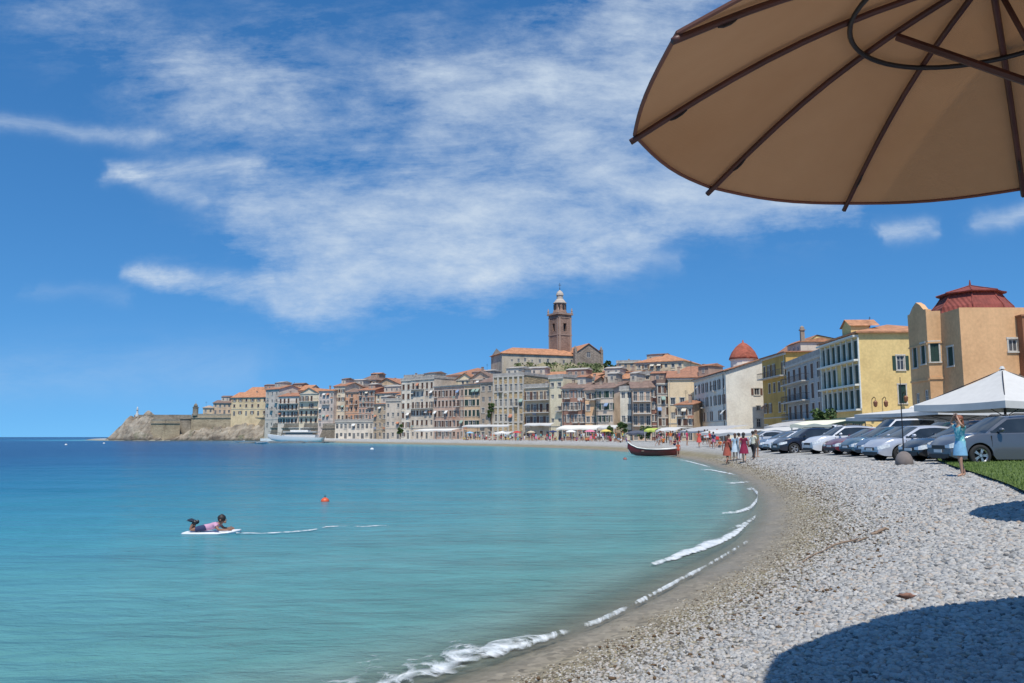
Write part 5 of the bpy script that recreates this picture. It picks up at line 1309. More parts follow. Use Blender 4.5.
def umbrella(label,C,RR,hgt,n,phase,step,zg,canvas,wood,nrm=Vector((0,0,1)),hub_drop=.1,sag=.03,detail=True,valance=0,square=False,name='sun_umbrella',group=None,strut_k=None):
    root=thing(name,label,'umbrella',(C[0],C[1],zg),0,group); C=Vector(C)-Vector((C[0],C[1],zg))
    e1=nrm.cross(Vector((0,1,0))).normalized(); e2=nrm.cross(e1)
    tip=lambda k:C+(e1*math.cos(phase+k*step)+e2*math.sin(phase+k*step))*RR
    ap=C+nrm*hgt
    def surf(k,t,r):   # r 0..1 from apex, t 0..1 between ribs
        a=tip(k); b=tip(k+1)
        arc=lambda T:ap.lerp(T,r)+nrm*(hgt*.28*math.sin(PI*r)*.55)
        p=arc(a).lerp(arc(b),t)
        # cloth bulges outward between ribs at the hem, scalloped
        mid=(a+b)/2-C; out=mid.normalized()*(RR*(.02 if detail else .03)*math.sin(PI*t)*r**2)
        return p+out+nrm*(-sag*math.sin(PI*t)*r)
    mb=MB(); nt_,nr_=8,14
    for k in range(n):
        for i in range(nr_):
            for j in range(nt_):
                t0,t1,r0,r1=j/nt_,(j+1)/nt_,max(.02,i/nr_),(i+1)/nr_
                mb.quad(surf(k,t0,r0),surf(k,t1,r0),surf(k,t1,r1),surf(k,t0,r1))
                
        if valance:
            for j in range(nt_):
                a=surf(k,j/nt_,1); b=surf(k,(j+1)/nt_,1); d=Vector((0,0,-valance)); mb.quad(a,b,b+d,a+d)
    cpy=mb.build('canopy',canvas,root,True); smooth_by_angle(cpy,60)
    if detail:
        for k in range(n):
            h=MB(); h.tube([surf(k,j/8,1)+Vector((0,0,-.004)) for j in range(9)],.006*RR,5,0,False); h.build('hem',HEM,cpy)
    for k in range(n):
        rb_=MB(); pts=[surf(k,0,r)-nrm*(.016*RR+.004) for r in [.03]+[i/10 for i in range(1,11)]]
        pts.append(pts[-1]+(pts[-1]-pts[-2]).normalized()*.015*RR)
        rb_.tube(pts,.0086*RR**.5 if detail else .02,6); r_=rb_.build('rib',wood,root,True)
        if detail:
            for rr_ in (.84,):
                lp=MB(); p=surf(k,0,rr_)-nrm*.024; q=surf(k,0,rr_+.05)-nrm*.024; lp.tube([p,p*.7+q*.3-nrm*.004,p*.3+q*.7-nrm*.004,q],.0035,5); lp.build('clip',IRON,r_)
    hub=C-nrm*hub_drop+(Vector((.15*RR,0,0)) if detail else Vector())
    fin=MB(); fin.tube([ap-nrm*.02,ap+nrm*.05,ap+nrm*.12],[.03,.045,.008],10); fin.build('finial',wood,root,True)
    pm_=MB(); pm_.tube([ap-nrm*.02,hub] if detail else [ap-nrm*.02,Vector((hub.x,hub.y,0))],.006 if detail else .025,12); pm_.build('pole',wood,root,True)
    hb=MB(); hb.tube([hub-nrm*.025,hub+nrm*.025],.045*(RR if detail else 1),12); hb.build('hub',IRON,root)
    for k in (strut_k if strut_k is not None else range(n)):
        st=MB(); e=surf(k,0,.27 if detail else .42)-nrm*.03; st.tube([hub,e],.0095 if detail else .012,6); st.build('strut',wood,root)
    return root,surf,hub
qn=Vector((math.sin(qf[3])*math.cos(qf[4]),math.sin(qf[3])*math.sin(qf[4]),math.cos(qf[3])))
UK=.77
ub,surf,hub=umbrella('huge tan canvas sun umbrella overhead with dark wooden ribs',(qf[0]*UK,qf[1]*UK,CAMZ+qf[2]*UK+.016),1.055*UK,(qf[6]-.05)*UK,10,qf[5],-2*PI/10,gz(qf[0]*UK,qf[1]*UK),CAN,WOODU,qn,.0,.010,strut_k=(3,6,9))
lw=MB(); lw.tube([hub,Vector((1.15,.0,-.35))],.0165,12); lw.build('lower_pole',WOODU,ub,True)
rg=MB(); zc_=Vector((0,0,0))
p0_=[surf(k,0,.36)-qn*.03 for k in range(10)]; cR=sum(p0_,Vector())/10; rR=(p0_[0]-cR).length*1.02; e1=qn.cross(Vector((0,1,0))).normalized(); e2=qn.cross(e1)
rg.tube([cR+(e1*math.cos(2*PI*k/64)+e2*math.sin(2*PI*k/64))*rR for k in range(65)],.0062,6,0,False); rg.build('ring',IRON,ub,True)
# off-frame umbrellas added for the shadows they cast on the beach
WCAN=plain('white_canvas',(.56,.55,.52),.9,vary=.05)
SUNXY=Vector((-math.sin(SAZ),-math.cos(SAZ),0))*(1/math.tan(SEL))   # shift per metre of height

# ================================================================= AWNINGS, TENTS, PARASOLS
AWN=plain('awning_cream',(.72,.69,.62),.9,vary=.05); AWG=plain('awning_grey',(.42,.42,.42),.9)
def tent(label,px,D,half,zeave,zpeak,canvas,rz=.2,name='white_parasol',valance=.22,group='white parasols and tents along the promenade',poles=False):
    x=X(px,D,410); zg=gz(x,D); root=thing(name,label,'parasol',(x,D,zg),rz,group); ze=zeave-zg; zp=zpeak-zg
    mb=MB(); n=6
    cs=[(-half,-half),(half,-half),(half,half),(-half,half)]
    for k in range(4):
        a,b=cs[k],cs[(k+1)%4]
        for i in range(n):
            for j in range(6):
                def P(t,r):
                    ex=a[0]+(b[0]-a[0])*t; ey=a[1]+(b[1]-a[1])*t; zz=zp+(ze-zp)*(r**.82)-.05*math.sin(PI*t)*r
                    return (ex*r,ey*r,zz)
                t0,t1=i/n,(i+1)/n; r0,r1=max(.015,j/6),(j+1)/6
                mb.quad(P(t0,r0),P(t1,r0),P(t1,r1),P(t0,r1))
        for i in range(n):
            t0,t1=i/n,(i+1)/n; p0=(a[0]+(b[0]-a[0])*t0,a[1]+(b[1]-a[1])*t0,ze-.05*math.sin(PI*t0)); p1=(a[0]+(b[0]-a[0])*t1,a[1]+(b[1]-a[1])*t1,ze-.05*math.sin(PI*t1))
            mb.quad(p0,p1,(p1[0],p1[1],p1[2]-valance),(p0[0],p0[1],p0[2]-valance))
    mb.build('canopy',canvas,root,True).data.polygons.foreach_set('use_smooth',[False]*len(mb.f))
    pl=MB(); pl.tube([(0,0,0),(0,0,zp-.03)],.05,10); pl.build('pole',IRON,root,True)
    cp=MB(); cp.tube([(0,0,zp-.02),(0,0,zp+.1)],[.12,.05],8); cp.build('cap',canvas,root)
    for sx,sy in cs:
        rb_=MB(); rb_.tube([(0,0,zp-.06),(sx*.98,sy*.98,ze-.04)],.022,5); rb_.build('rib',IRON,root)
        st=MB(); st.tube([(0,0,ze-.55),(sx*.5,sy*.5,zp+(ze-zp)*.57-.05)],.018,5); st.build('strut',IRON,root)
    return root
zE=lambda py,D: Z(py,D)
tent('big white square parasol nearest the camera behind the grey car',1005,33.5,2.4,Z(403.5,33.5),Z(368.5,33.5),WCAN,R(14),valance=.28)
tent('wide white parasol lower and behind the biggest one',955,50,4.2,Z(413,50),Z(402,50),WCAN,R(8))
tent('white parasol left of the thin pole in front of the yellow building',912,56,3.2,Z(417,56),Z(408,56),WCAN,R(4))
def awning(label,a,b,Da,Db,ytop,yfr,proj,canvas,name='awning',posts=True,group='awnings along the waterfront'):
    A=Vector((X(a,Da,430),Da,0)); B=Vector((X(b,Db,430),Db,0)); d=B-A; L_=d.length; ang=math.atan2(d.y,d.x); zg=min(gz(A.x,A.y),gz(B.x,B.y))
    root=thing(name,label,'awning',(A.x,A.y,zg),ang,group); Dm=(Da+Db)/2; z1=Z(ytop,Dm+proj)-zg; z0=Z(yfr,Dm)-zg
    mb=MB(); n=10
    for k in range(n):
        x0,x1=L_*k/n,L_*(k+1)/n; s0=.06*math.sin(k*1.3); s1=.06*math.sin((k+1)*1.3)
        mb.quad((x0,0,z0+s0),(x1,0,z0+s1),(x1,proj*.5,(z0+z1)/2+.12),(x0,proj*.5,(z0+z1)/2+.12)); mb.quad((x0,proj*.5,(z0+z1)/2+.12),(x1,proj*.5,(z0+z1)/2+.12),(x1,proj,z1),(x0,proj,z1))
        mb.quad((x0,0,z0+s0-.28),(x1,0,z0+s1-.28),(x1,0,z0+s1),(x0,0,z0+s0))
    mb.build('canvas',canvas,root)
    if posts:
        np_=max(2,int(L_/4)+1)
        for k in range(np_):
            x_=.1+(L_-.2)*k/(np_-1); p=MB(); p.tube([(x_,.1,0),(x_,.1,z0-.02)],.05,6); p.build('post',IRON if k%2 else frame_w,root); 
    fr=MB(); fr.tube([(0,.05,z0-.08),(L_,.05,z0-.08)],.04,5); fr.build('front_rail',frame_w,root)
    return root
awning('long white awning above the crowd left of the parked cars',699,752,84,78,429.3,433.0,3.2,WCAN)
awning('white canvas roof right behind the standing group of people',752,792,80,74,426.5,430.5,5,WCAN)
awning('cream awning tip sticking out above the black off road car',790,832,64,60,420.2,424.4,3.5,plain('awning_ivory',(.74,.72,.55),.9,vary=.04))
awning('low grey awning against the foot of the ochre house',764,800,118,112,421,426.5,6,AWG)
awning('wide cream awning sloping out under the maroon fronted house',556,597,186,183,425.2,428.6,8,AWN)
awning('white awning sheltering the green plants by the pale house',597,616,184,182,425,427.6,5,WCAN)
awning('thin white awning strip at the foot of the iron balconied house',524,551,204,202,423,424.8,5,WCAN)
awning('long thin white canopy in front of the ochre palace',462,508,224,218,424.6,426.0,5,WCAN)
awning('white canopy over the dark van by the ochre palace',492,509,212,210,431.6,433.6,4,WCAN)
awning('pale awning at the shops below the rosy building',414,452,258,240,428.6,430.4,4,AWN)
awning('white market stall roof behind the red boat',656,676,128,126,427.2,430.4,4,WCAN)
awning('dull lime awning corner between the market stalls',644,655,134,133,428,430.2,3,plain('lime_cloth',(.42,.50,.10),.85))
awning('dark stall roof under the glazed house',626,646,140,138,430.6,433,4,plain('dark_cloth',(.08,.09,.12),.85))
awning('sloping dark grey canopy below the white building facade',678,722,150,130,426,431,5,AWG)
awning('narrow dark canopy row along the yellow building shopfronts',826,866,92,88,417.5,421.5,3,plain('green_cloth',(.03,.06,.045),.85))
awning('white awning under the peach orange house behind the parasols',908,1000,66,62,404.5,409.5,3,AWN)

# thin pole with concrete foot
px_=cx_(903,28.6); lp=thing('footed_pole','thin dark pole in a rounded grey concrete foot between the cars','pole',(px_,28.6,gz(px_,28.6)))
mb=MB(); mb.lathe([(.27,0),(.30,.05),(.28,.22),(.21,.38),(.11,.46),(.05,.48)],16); mb.build('concrete_foot',plain('grey_concrete',(.20,.17,.155),.9,vary=.2),lp,True)
mb=MB(); mb.tube([(0,0,.55),(.0,0,2.0),(.02,0,3.1)],[.022,.018,.012],6); mb.build('pole',IRON,lp)
# wall lamps on the yellow gable and pot
for px,py,lab in ((875,403,'left of two small iron wall lamps on the yellow end wall'),(885.5,403,'right of two small iron wall lamps on the yellow end wall'),(905.5,398,'brown hanging lantern at the right edge of the yellow wall')):
    p=at(px,py,98.6); o=thing('wall_lamp',lab,'wall lamp',p,0,'lamps on the yellow end wall')
    mb=MB(); mb.tube([(0,.8,.5),(0,.2,.75),(0,-.1,.6),(0,-.1,.3)],.05,5); mb.build('bracket',IRON,o); mb=MB(); mb.lathe([(.1,.3),(.28,.1),(.22,-.35),(.08,-.5)],8,0,(0,-.1)); mb.build('lamp_shade',plain('lamp_brown',(.2,.08,.04),.5),o)

# ================================================================= PLANTS
LEAF,nt,b_=nt_new('leaf_green'); nt.links.new(ramp(nt,noise_(nt,texco(nt),1.1,4,.7),[(.3,(.025,.05,.012)),(.55,(.06,.11,.025)),(.75,(.13,.18,.05))]),b_.inputs['Base Color']); b_.inputs['Roughness'].default_value=.7
BARK=plain('trunk_bark',(.12,.085,.06),.9,vary=.3)
def plant(name,label,cat,x,y,z,h,rad,trunk=.4,n=420,leaf=.28,group=None,sx=1.0,lm=None):
    root=thing(name,label,cat,(x,y,z),0,group); rnd=random.Random(int(x*31+y*17))
    cl=[(Vector((rnd.uniform(-.65,.65)*rad*sx,rnd.uniform(-.6,.6)*rad,h*trunk+rnd.uniform(.15,.85)*h*(1-trunk))),rad*rnd.uniform(.3,.52)) for _ in range(11)]
    mb=MB()
    for _ in range(n):
        c,r=rnd.choice(cl); d=Vector((rnd.gauss(0,1),rnd.gauss(0,1),rnd.gauss(0,1))).normalized()*r*rnd.uniform(.45,1.05)**.6
        p=c+d; a=Vector((rnd.gauss(0,1),rnd.gauss(0,1),rnd.gauss(0,.6))).normalized()*leaf*rnd.uniform(.5,1); b=a.cross(Vector((rnd.gauss(0,1),rnd.gauss(0,1),rnd.gauss(0,1)))).normalized()*leaf*.45
        mb.quad(p-a,p-b,p+a,p+b)
    mb.build('foliage' if trunk<.2 else 'crown',lm or LEAF,root)
    mb=MB(); mb.tube([(0,0,-.3),(0.05,0,h*trunk*.6),(0,.03,h*trunk+.2),(0.05,0,h*.75)],[.1*h/4,.08*h/4,.06*h/4,.02],7)
    for c,r in cl[:6]: mb.tube([(0,0,h*trunk*.8),tuple(c*.6+Vector((0,0,h*trunk*.3))),tuple(c)],[.05*h/4,.03*h/4,.012],5)
    mb.build('trunk',BARK,root,True); return root
def pl(name,label,cat,px,ytop,ybase,D,wpx,**k):
    x=X(px,D,430); zb=Z(ybase,D); g=gz(x,D); 
    if abs(zb-g)<2.5: zb=g
    h=Z(ytop,D)-zb; return plant(name,label,cat,x,D,zb,max(h,.8),wpx/2*D/FPX,**k)
pl('bush','dark green bush at the foot of the yellow building shops','bush',826,407,424,100,26,trunk=.1,leaf=.35,n=700)
pl('bush','smaller green bush left of the shop bush by the grey house','bush',812,413,424,104,12,trunk=.1,leaf=.3)
pl('small_tree','small bright green tree standing by the white narrow house','tree',622,421,438,176,10,trunk=.3,leaf=.4)
pl('small_tree','round dark green tree under the awning beside the pale house','tree',609,425,438,180,9,trunk=.25,leaf=.4)
pl('small_tree','slim dark tree in front of the grey house by the arcade','tree',400,424,439,290,6,trunk=.3,leaf=.6)
pl('small_tree','dark green climbing tree in the gap left of the ochre palace','tree',491,400,430,236,7,trunk=.3,leaf=.5)
pl('small_tree','low dark tree by the stalls in front of the balconied tan house','tree',645,426,438,166,14,trunk=.2,leaf=.4)
VEGM,nt,b_=nt_new('hill_scrub'); nt.links.new(ramp(nt,noise_(nt,texco(nt),.35,5,.7),[(.3,(.06,.085,.03)),(.5,(.13,.16,.06)),(.7,(.27,.27,.13))]),b_.inputs['Base Color']); b_.inputs['Roughness'].default_value=.85
# scrub slope under the church: a terrace bank + leaf mass
bk=MB(); rnd=random.Random(5)
bankp=[]
for i in range(41):
    px=514+ (604-514)*i/40
    for j in range(6):
        D=272+j*4.6; zt_=Z(374,272)+ (Z(363.5,296)-Z(374,272))*(j/5)
        bankp.append((X(px,D,370),D,zt_+noise.noise(Vector((px*.15,j*.7,0)))*1.3-.6))
for i in range(40):
    for j in range(5): a=i*6+j; bk.f.append((a,a+6,a+7,a+1)); bk.m.append(0)
bk.v=bankp
for i in range(40): 
    a=bankp[i*6]; b=bankp[(i+1)*6]; bk.quad((a[0],a[1],5),(b[0],b[1],5),b,a)
tag(bk.build('hill_slope',plaster('slope_earth',(.34,.30,.18),.4,stone=True),None,True),'scrubby bank below the church nave',None,None,'structure')
mb=MB()
for _ in range(2300):
    i=rnd.random()*40; px=514+90*i/40; 
    t=rnd.random()
    if noise.noise(Vector((px*.09,t*2.2,0)))<.02 and rnd.random()<.9: continue
    t=t; D=272+23*t; z=Z(374,272)+(Z(363.5,296)-Z(374,272))*t+rnd.uniform(-.7,.5)*(.6+.8*noise.noise(Vector((px*.3,t*4,2))))
    p=Vector((X(px,D,370),D,z)); a=Vector((rnd.gauss(0,1),rnd.gauss(0,1),rnd.gauss(0,1))).normalized()*.55; b=a.cross(Vector((rnd.gauss(0,1),rnd.gauss(0,1),rnd.gauss(0,1)))).normalized()*.35
    mb.quad(p-a,p-b,p+a,p+b)
tag(mb.build('scrub',VEGM),'green scrub growing on the bank below the church',None,None,'stuff')
pl('small_tree','tall dark cypress like tree behind the church porch','tree',608,360,372,300,7,trunk=.1,leaf=.7)
pl('bush','dark bush on the skyline between the church and the stone hall','bush',614,362,374,298,9,trunk=.1,leaf=.7)
# unseen parasols placed outside the view to cast shadows into it
def shadow_parasol(label,sx_,sy_,h,RR,ph,n_):
    z0_=gz(sx_,sy_); C=Vector((sx_,sy_,z0_+h))-SUNXY*h
    return umbrella(label,C,RR,.7,n_,ph,2*PI/n_,gz(C.x,C.y),WCAN,WOODU,Vector((0,0,1)),.5,.03,False)
shadow_parasol('very large unseen white umbrella added beside the tan one to cast the near shadow',3.56,3.5,3.6,2.42,-.649,10)
shadow_parasol('large round unseen white umbrella at the lawn edge, added to cast the far shadow',8.95,11.0,3.0,2.42,.1,12)

# ================================================================= PEOPLE
SKIN=plain('skin',(.42,.24,.16),.6,vary=.06); SKIN2=plain('skin_tanned',(.28,.14,.09),.6,vary=.06)
HAIRS=[plain('hair_dark',(.02,.014,.012),.6),plain('hair_brown',(.10,.05,.03),.6),plain('hair_auburn',(.22,.07,.03),.6),plain('hair_blond',(.35,.24,.12),.6)]
EYE=plain('eye_dark',(.02,.015,.015),.2)
def cloth(c): return plain('cloth_%d_%d_%d'%tuple(int(q*100) for q in c),c,.9,vary=.12,scale=9)
def skin_body(J,rad,E,hands=True,fingers=False):
    """J: joints name->pos, E: edges, returns evaluated mesh and bone list"""
    names=list(J); V=[Vector(J[n_]) for n_ in names]; Rr=[rad[n_] for n_ in names]; ed=[(names.index(a),names.index(b)) for a,b in E]; bones=[(a,b) for a,b in E]
    me=bpy.data.meshes.new('skel'); me.from_pydata([tuple(v_) for v_ in V],ed,[])
    o=bpy.data.objects.new('skel',me); COL.objects.link(o)
    o.modifiers.new('s','SKIN'); sm=o.modifiers.new('b','SUBSURF'); sm.levels=2 if fingers else 1; sm.render_levels=sm.levels
    sv_=me.skin_vertices[0].data
    for i,r in enumerate(Rr):
        sv_[i].radius=(r,r) if not isinstance(r,tuple) else r; sv_[i].use_root=(i==0)
    dg=bpy.context.evaluated_depsgraph_get(); dg.update()
    res=bpy.data.meshes.new_from_object(o.evaluated_get(dg)); bpy.data.objects.remove(o); bpy.data.meshes.remove(me)
    return res
ED=[('pelvis','belly'),('belly','chest'),('chest','neck'),('neck','jaw'),('jaw','head'),('head','crown')]
for s in 'LR':
    ED+= [('pelvis','hip'+s),('hip'+s,'knee'+s),('knee'+s,'ankle'+s),('ankle'+s,'toe'+s),('chest','sho'+s),('sho'+s,'elb'+s),('elb'+s,'wri'+s),('wri'+s,'hand'+s)]
RAD=dict(pelvis=(.135,.10),belly=(.115,.085),chest=(.145,.10),neck=.048,jaw=.062,head=.088,crown=.06)
for s in 'LR': RAD.update({'hip'+s:.085,'knee'+s:.052,'ankle'+s:.036,'toe'+s:.03,'sho'+s:.055,'elb'+s:.036,'wri'+s:.025,'hand'+s:.028})
def pose(kind):
    J=dict(pelvis=(0,0,.93),belly=(0,.0,1.08),chest=(0,.01,1.29),neck=(0,.0,1.45),jaw=(0,-.015,1.51),head=(0,-.01,1.59),crown=(0,0,1.66))
    for s,k in (('L',1),('R',-1)):
        J.update({'hip'+s:(.09*k,0,.86),'knee'+s:(.1*k,-.02,.48),'ankle'+s:(.1*k,.02,.07),'toe'+s:(.11*k,-.13,.03),'sho'+s:(.17*k,.01,1.38),'elb'+s:(.22*k,.03,1.12),'wri'+s:(.24*k,-.04,.88),'hand'+s:(.24*k,-.06,.78)})
    if kind=='walk':
        J.update(kneeL=(.09,-.16,.50),ankleL=(.09,-.24,.09),toeL=(.09,-.38,.06),kneeR=(-.09,.05,.48),ankleR=(-.09,.30,.14),toeR=(-.09,.2,.03),elbL=(.22,.12,1.14),wriL=(.23,.1,.90),handL=(.23,.09,.80),elbR=(-.22,-.03,1.13),wriR=(-.22,-.2,.95),handR=(-.21,-.27,.88))
    if kind=='armup':
        J.update(elbL=(.29,-.16,1.45),wriL=(.15,-.14,1.62),handL=(.085,-.11,1.67),elbR=(-.30,-.02,1.52),wriR=(-.17,-.03,1.69),handR=(-.09,-.02,1.73),kneeL=(.1,-.10,.49),ankleL=(.1,-.08,.08),toeL=(.1,-.22,.04),kneeR=(-.08,.02,.48),ankleR=(-.08,.14,.08),toeR=(-.08,.01,.03))
    if kind=='bend':
        J.update(elbL=(.24,-.12,1.16),wriL=(.16,-.3,1.2),handL=(.12,-.37,1.24),elbR=(-.27,.02,1.14),wriR=(-.17,-.08,.98),handR=(-.12,-.12,.95))
    if kind=='sit':
        J.update(pelvis=(0,0,.12),belly=(0,.04,.27),chest=(0,.05,.48),neck=(0,.03,.64),jaw=(0,.01,.70),head=(0,.01,.78),crown=(0,.02,.85))
        for s,k in (('L',1),('R',-1)): J.update({'hip'+s:(.09*k,-.04,.11),'knee'+s:(.13*k,-.38,.36),'ankle'+s:(.12*k,-.62,.07),'toe'+s:(.12*k,-.76,.04),'sho'+s:(.17*k,.05,.57),'elb'+s:(.24*k,.02,.34),'wri'+s:(.2*k,-.2,.30),'hand'+s:(.17*k,-.29,.33)})
    return J
TOPB={('belly','chest'),('chest','shoL'),('chest','shoR'),('pelvis','belly')}; SLEEVE={('shoL','elbL'),('shoR','elbR')}
BOTB={('pelvis','hipL'),('pelvis','hipR')}; LEG={('hipL','kneeL'),('hipR','kneeR')}; SHIN={('kneeL','ankleL'),('kneeR','ankleR')}
def shell(me,J,sel,off,name,flare=0,zmin=None):
    """clothing cut from the body surface: faces whose nearest bone passes sel(bone,t)"""
    vn=[v_.normal.copy() for v_ in me.vertices]; B=[(a,b,Vector(J[a]),Vector(J[b])) for a,b in ED]
    keep=[]
    for p in me.polygons:
        c=p.center; best=None
        for a,b,pa,pb in B:
            ab=pb-pa; t=max(0,min(1,(c-pa).dot(ab)/ab.length_squared)); r=(RAD[a][0] if isinstance(RAD[a],tuple) else RAD[a])
            d=(c-pa-ab*t).length-.5*r
            if best is None or d<best[0]: best=(d,(a,b),t)
        if sel(best[1],best[2]): keep.append(p)
    m=MB(); mp={}
    for p in keep:
        f=[]
        for vi in p.vertices:
            if vi not in mp: mp[vi]=len(m.v); m.v.append(tuple(me.vertices[vi].co+vn[vi]*off))
            f.append(mp[vi])
        m.f.append(tuple(f)); m.m.append(0)
    return m
PROTO={}
def proto(kind,outfit):
    key=(kind,outfit)
    if key in PROTO: return PROTO[key]
    J=pose(kind); me=skin_body(J,RAD,ED); me.materials.clear(); me.materials.append(SKIN)
    me.polygons.foreach_set('use_smooth',[True]*len(me.polygons)); me.update()
    top=shell(me,J,lambda b,t: b in TOPB or (b in SLEEVE and t<.5) or (b==('chest','neck') and t<.35),.012,'top').mesh('top',[SKIN],True)
    if outfit=='shorts': f=lambda b,t: b in BOTB or (b in LEG and t<.55) or (b==('pelvis','belly') and t<.2)
    elif outfit=='trousers': f=lambda b,t: b in BOTB or b in LEG or (b in SHIN and t<.9) or (b==('pelvis','belly') and t<.2)
    elif outfit=='swim': f=lambda b,t: b in BOTB or (b in LEG and t<.12)
    else: f=lambda b,t: b in BOTB
    bot=shell(me,J,f,.018,'bottom')
    if outfit=='dress' and kind!='sit':
        cx0,cy0=J['pelvis'][0],J['pelvis'][1]; n=14; prof=[(.15,.11,1.05),(.19,.15,.9),(.23,.20,.72),(.26,.24,.52)]
        i0=len(bot.v)
        for a_,b_2,z in prof:
            for j in range(n): w_=2*PI*j/n; k=1+.06*math.sin(w_*5); bot.v.append((cx0+a_*k*math.cos(w_),cy0+b_2*k*math.sin(w_)-.02,z))
        for q in range(3):
            for j in range(n): bot.f.append((i0+q*n+j,i0+q*n+(j+1)%n,i0+(q+1)*n+(j+1)%n,i0+(q+1)*n+j)[::-1]); bot.m.append(0)
    bot=bot.mesh('bottom',[SKIN],True)
    hd=Vector(J['head']); h=MB(); blob(h,(hd.x,hd.y+.022,hd.z+.035),.1,.108,.1,1,12,amp=.08)
    if outfit in ('dress','swim'): blob(h,(hd.x,hd.y+.085,hd.z-.09),.075,.04,.13,2,10,amp=.1)
    hair=h.mesh('hair',[SKIN],True)
    # simple face: nose and ears on the body mesh
    bm=bmesh.new(); bm.from_mesh(me)
    for off,r in (((0,-.093,-.005),.016),((.085,0,-.01),.02),((-.085,0,-.01),.02)):
        bmesh.ops.create_icosphere(bm,subdivisions=1,radius=r,matrix=Matrix.Translation(hd+Vector(off)))
    bm.to_mesh(me); bm.free()
    PROTO[key]=(me,top,bot,hair); return PROTO[key]
def setmat(o,m): o.material_slots[0].link='OBJECT'; o.material_slots[0].material=m
USED=set()
def person(label,x,y,rz,kind,outfit,tc,bc,hair=0,skin=SKIN,s=1.0,z=None,group='people out on the beach'):
    me,top,bot,hr=proto(kind,outfit)
    o=bpy.data.objects.new('person',me); link(o); setmat(o,skin); o.location=(x,y,gz(x,y)+.0 if z is None else z); o.rotation_euler=(0,0,rz); o.scale=(s,s,s)
    tag(o,label,'person',group); assert label not in USED,label; USED.add(label)
    for n_,m_,mt in (('top',top,cloth(tc)),('skirt' if outfit=='dress' else ('trousers' if outfit=='trousers' else 'shorts'),bot,cloth(bc)),('hair',hr,HAIRS[hair])):
        c=bpy.data.objects.new(n_,m_); link(c,o); setmat(c,mt)
    return o
CC={'red':(.50,.03,.03),'white':(.72,.72,.70),'navy':(.02,.03,.09),'sky blue':(.25,.45,.62),'pink':(.62,.18,.28),'black':(.015,.015,.018),'orange':(.62,.18,.04),'yellow':(.65,.50,.12),'maroon':(.20,.02,.04),'beige':(.5,.42,.3),'green':(.08,.25,.10),'grey':(.25,.25,.27),'purple':(.22,.08,.3),'turquoise':(.12,.45,.45)}
def pd_(px,D): return X(px,D,440),D
x,y=pd_(726.5,50); person('person in a long rust red dress, leftmost of the standing group near the cars',x,y,2.4,'walk','dress',(.30,.07,.05),(.36,.09,.06),1,SKIN2,1.0)
x,y=pd_(728.8,53); person('person in a dark red top and shorts half hidden behind the rust red dress',x,y,.6,'stand','shorts',CC['maroon'],CC['black'],0)
x,y=pd_(735,52); person('person in a pale blue dress in the middle of the standing group',x,y,2.9,'stand','dress',(.40,.55,.66),(.50,.60,.68),1)
x,y=pd_(739,51); person('person in all white beside the pale blue dress',x,y,2.0,'stand','trousers',(.7,.7,.7),(.66,.66,.66),0)
x,y=pd_(743.6,47.5); person('person in a deep crimson dress at the centre right of the group',x,y,2.7,'walk','dress',(.22,.015,.05),(.24,.015,.055),0,SKIN,1.03)
x,y=pd_(753,48.5); person('person in a white top and black trousers at the right of the group',x,y,2.4,'walk','trousers',(.6,.6,.5),(.02,.02,.025),0)
x,y=pd_(756,50.5); person('person in an olive top behind the white top and black trousers',x,y,.4,'stand','shorts',(.2,.18,.1),(.1,.09,.07),1)
x,y=pd_(699,82); person('person in a coral red dress walking alone between the boat and the group',x,y,2.6,'walk','dress',(.62,.10,.07),(.60,.09,.07),1)
x,y=pd_(687,92); person('person in a bright magenta top behind the stern of the red boat',x,y,1.0,'stand','shorts',(.60,.04,.14),(.35,.05,.10),0)
x,y=pd_(678,71); person('child in orange red swimwear standing at the stern of the red boat',x,y,2.9,'stand','swim',(.60,.12,.06),(.55,.08,.05),1,SKIN,.8)
rnd=random.Random(11)
zones=[(462,478,'below the tan building',208),(479,494,'by the long white canopy',196),(495,511,'in front of the ochre palace',190),(512,526,'below the iron balconies',182),(527,541,'below the cream block',172),
       (542,560,'left of the cream awning',164),(561,580,'before the cream awning',156),(581,597,'right of the cream awning',150),(598,612,'below the pale banded house',142),(613,627,'near the bright green tree',132),(656,668,'behind the red boat',108),(669,680,'behind the red stern',104),(704,720,'under the long white awning',84)]
names=list(CC); 
for (a,b,anchor,D0) in zones:
    used=set()
    for k in range(8):
        tcn=rnd.choice(['red','white','navy','sky blue','pink','orange','white','yellow','maroon','black','purple','turquoise','red']); bcn=rnd.choice(['black','navy','white','red','beige','grey','pink'])
        if (tcn,bcn) in used or tcn==bcn: continue
        used.add((tcn,bcn)); kd=rnd.choice(['stand','walk','stand','bend','sit']); of=rnd.choice(['shorts','trousers','dress','swim','shorts']) if kd!='sit' else 'shorts'
        px=a+(b-a)*(k+.5)/8+rnd.uniform(-1,1); D=D0+rnd.uniform(-9,12); x,y=pd_(px,D)
        w_={'stand':'standing','walk':'walking','bend':'reaching','sit':'sitting'}[kd]
        wd={'shorts':'shorts','trousers':'trousers','dress':'skirt','swim':'swim shorts'}[of]
        person('person in %s top and %s %s %s %s'%(tcn,bcn,wd,w_,anchor),x,y,rnd.uniform(0,6.28),kd,of,CC[tcn],CC[bcn],rnd.randrange(4),rnd.choice([SKIN,SKIN2]),rnd.uniform(.9,1.05))
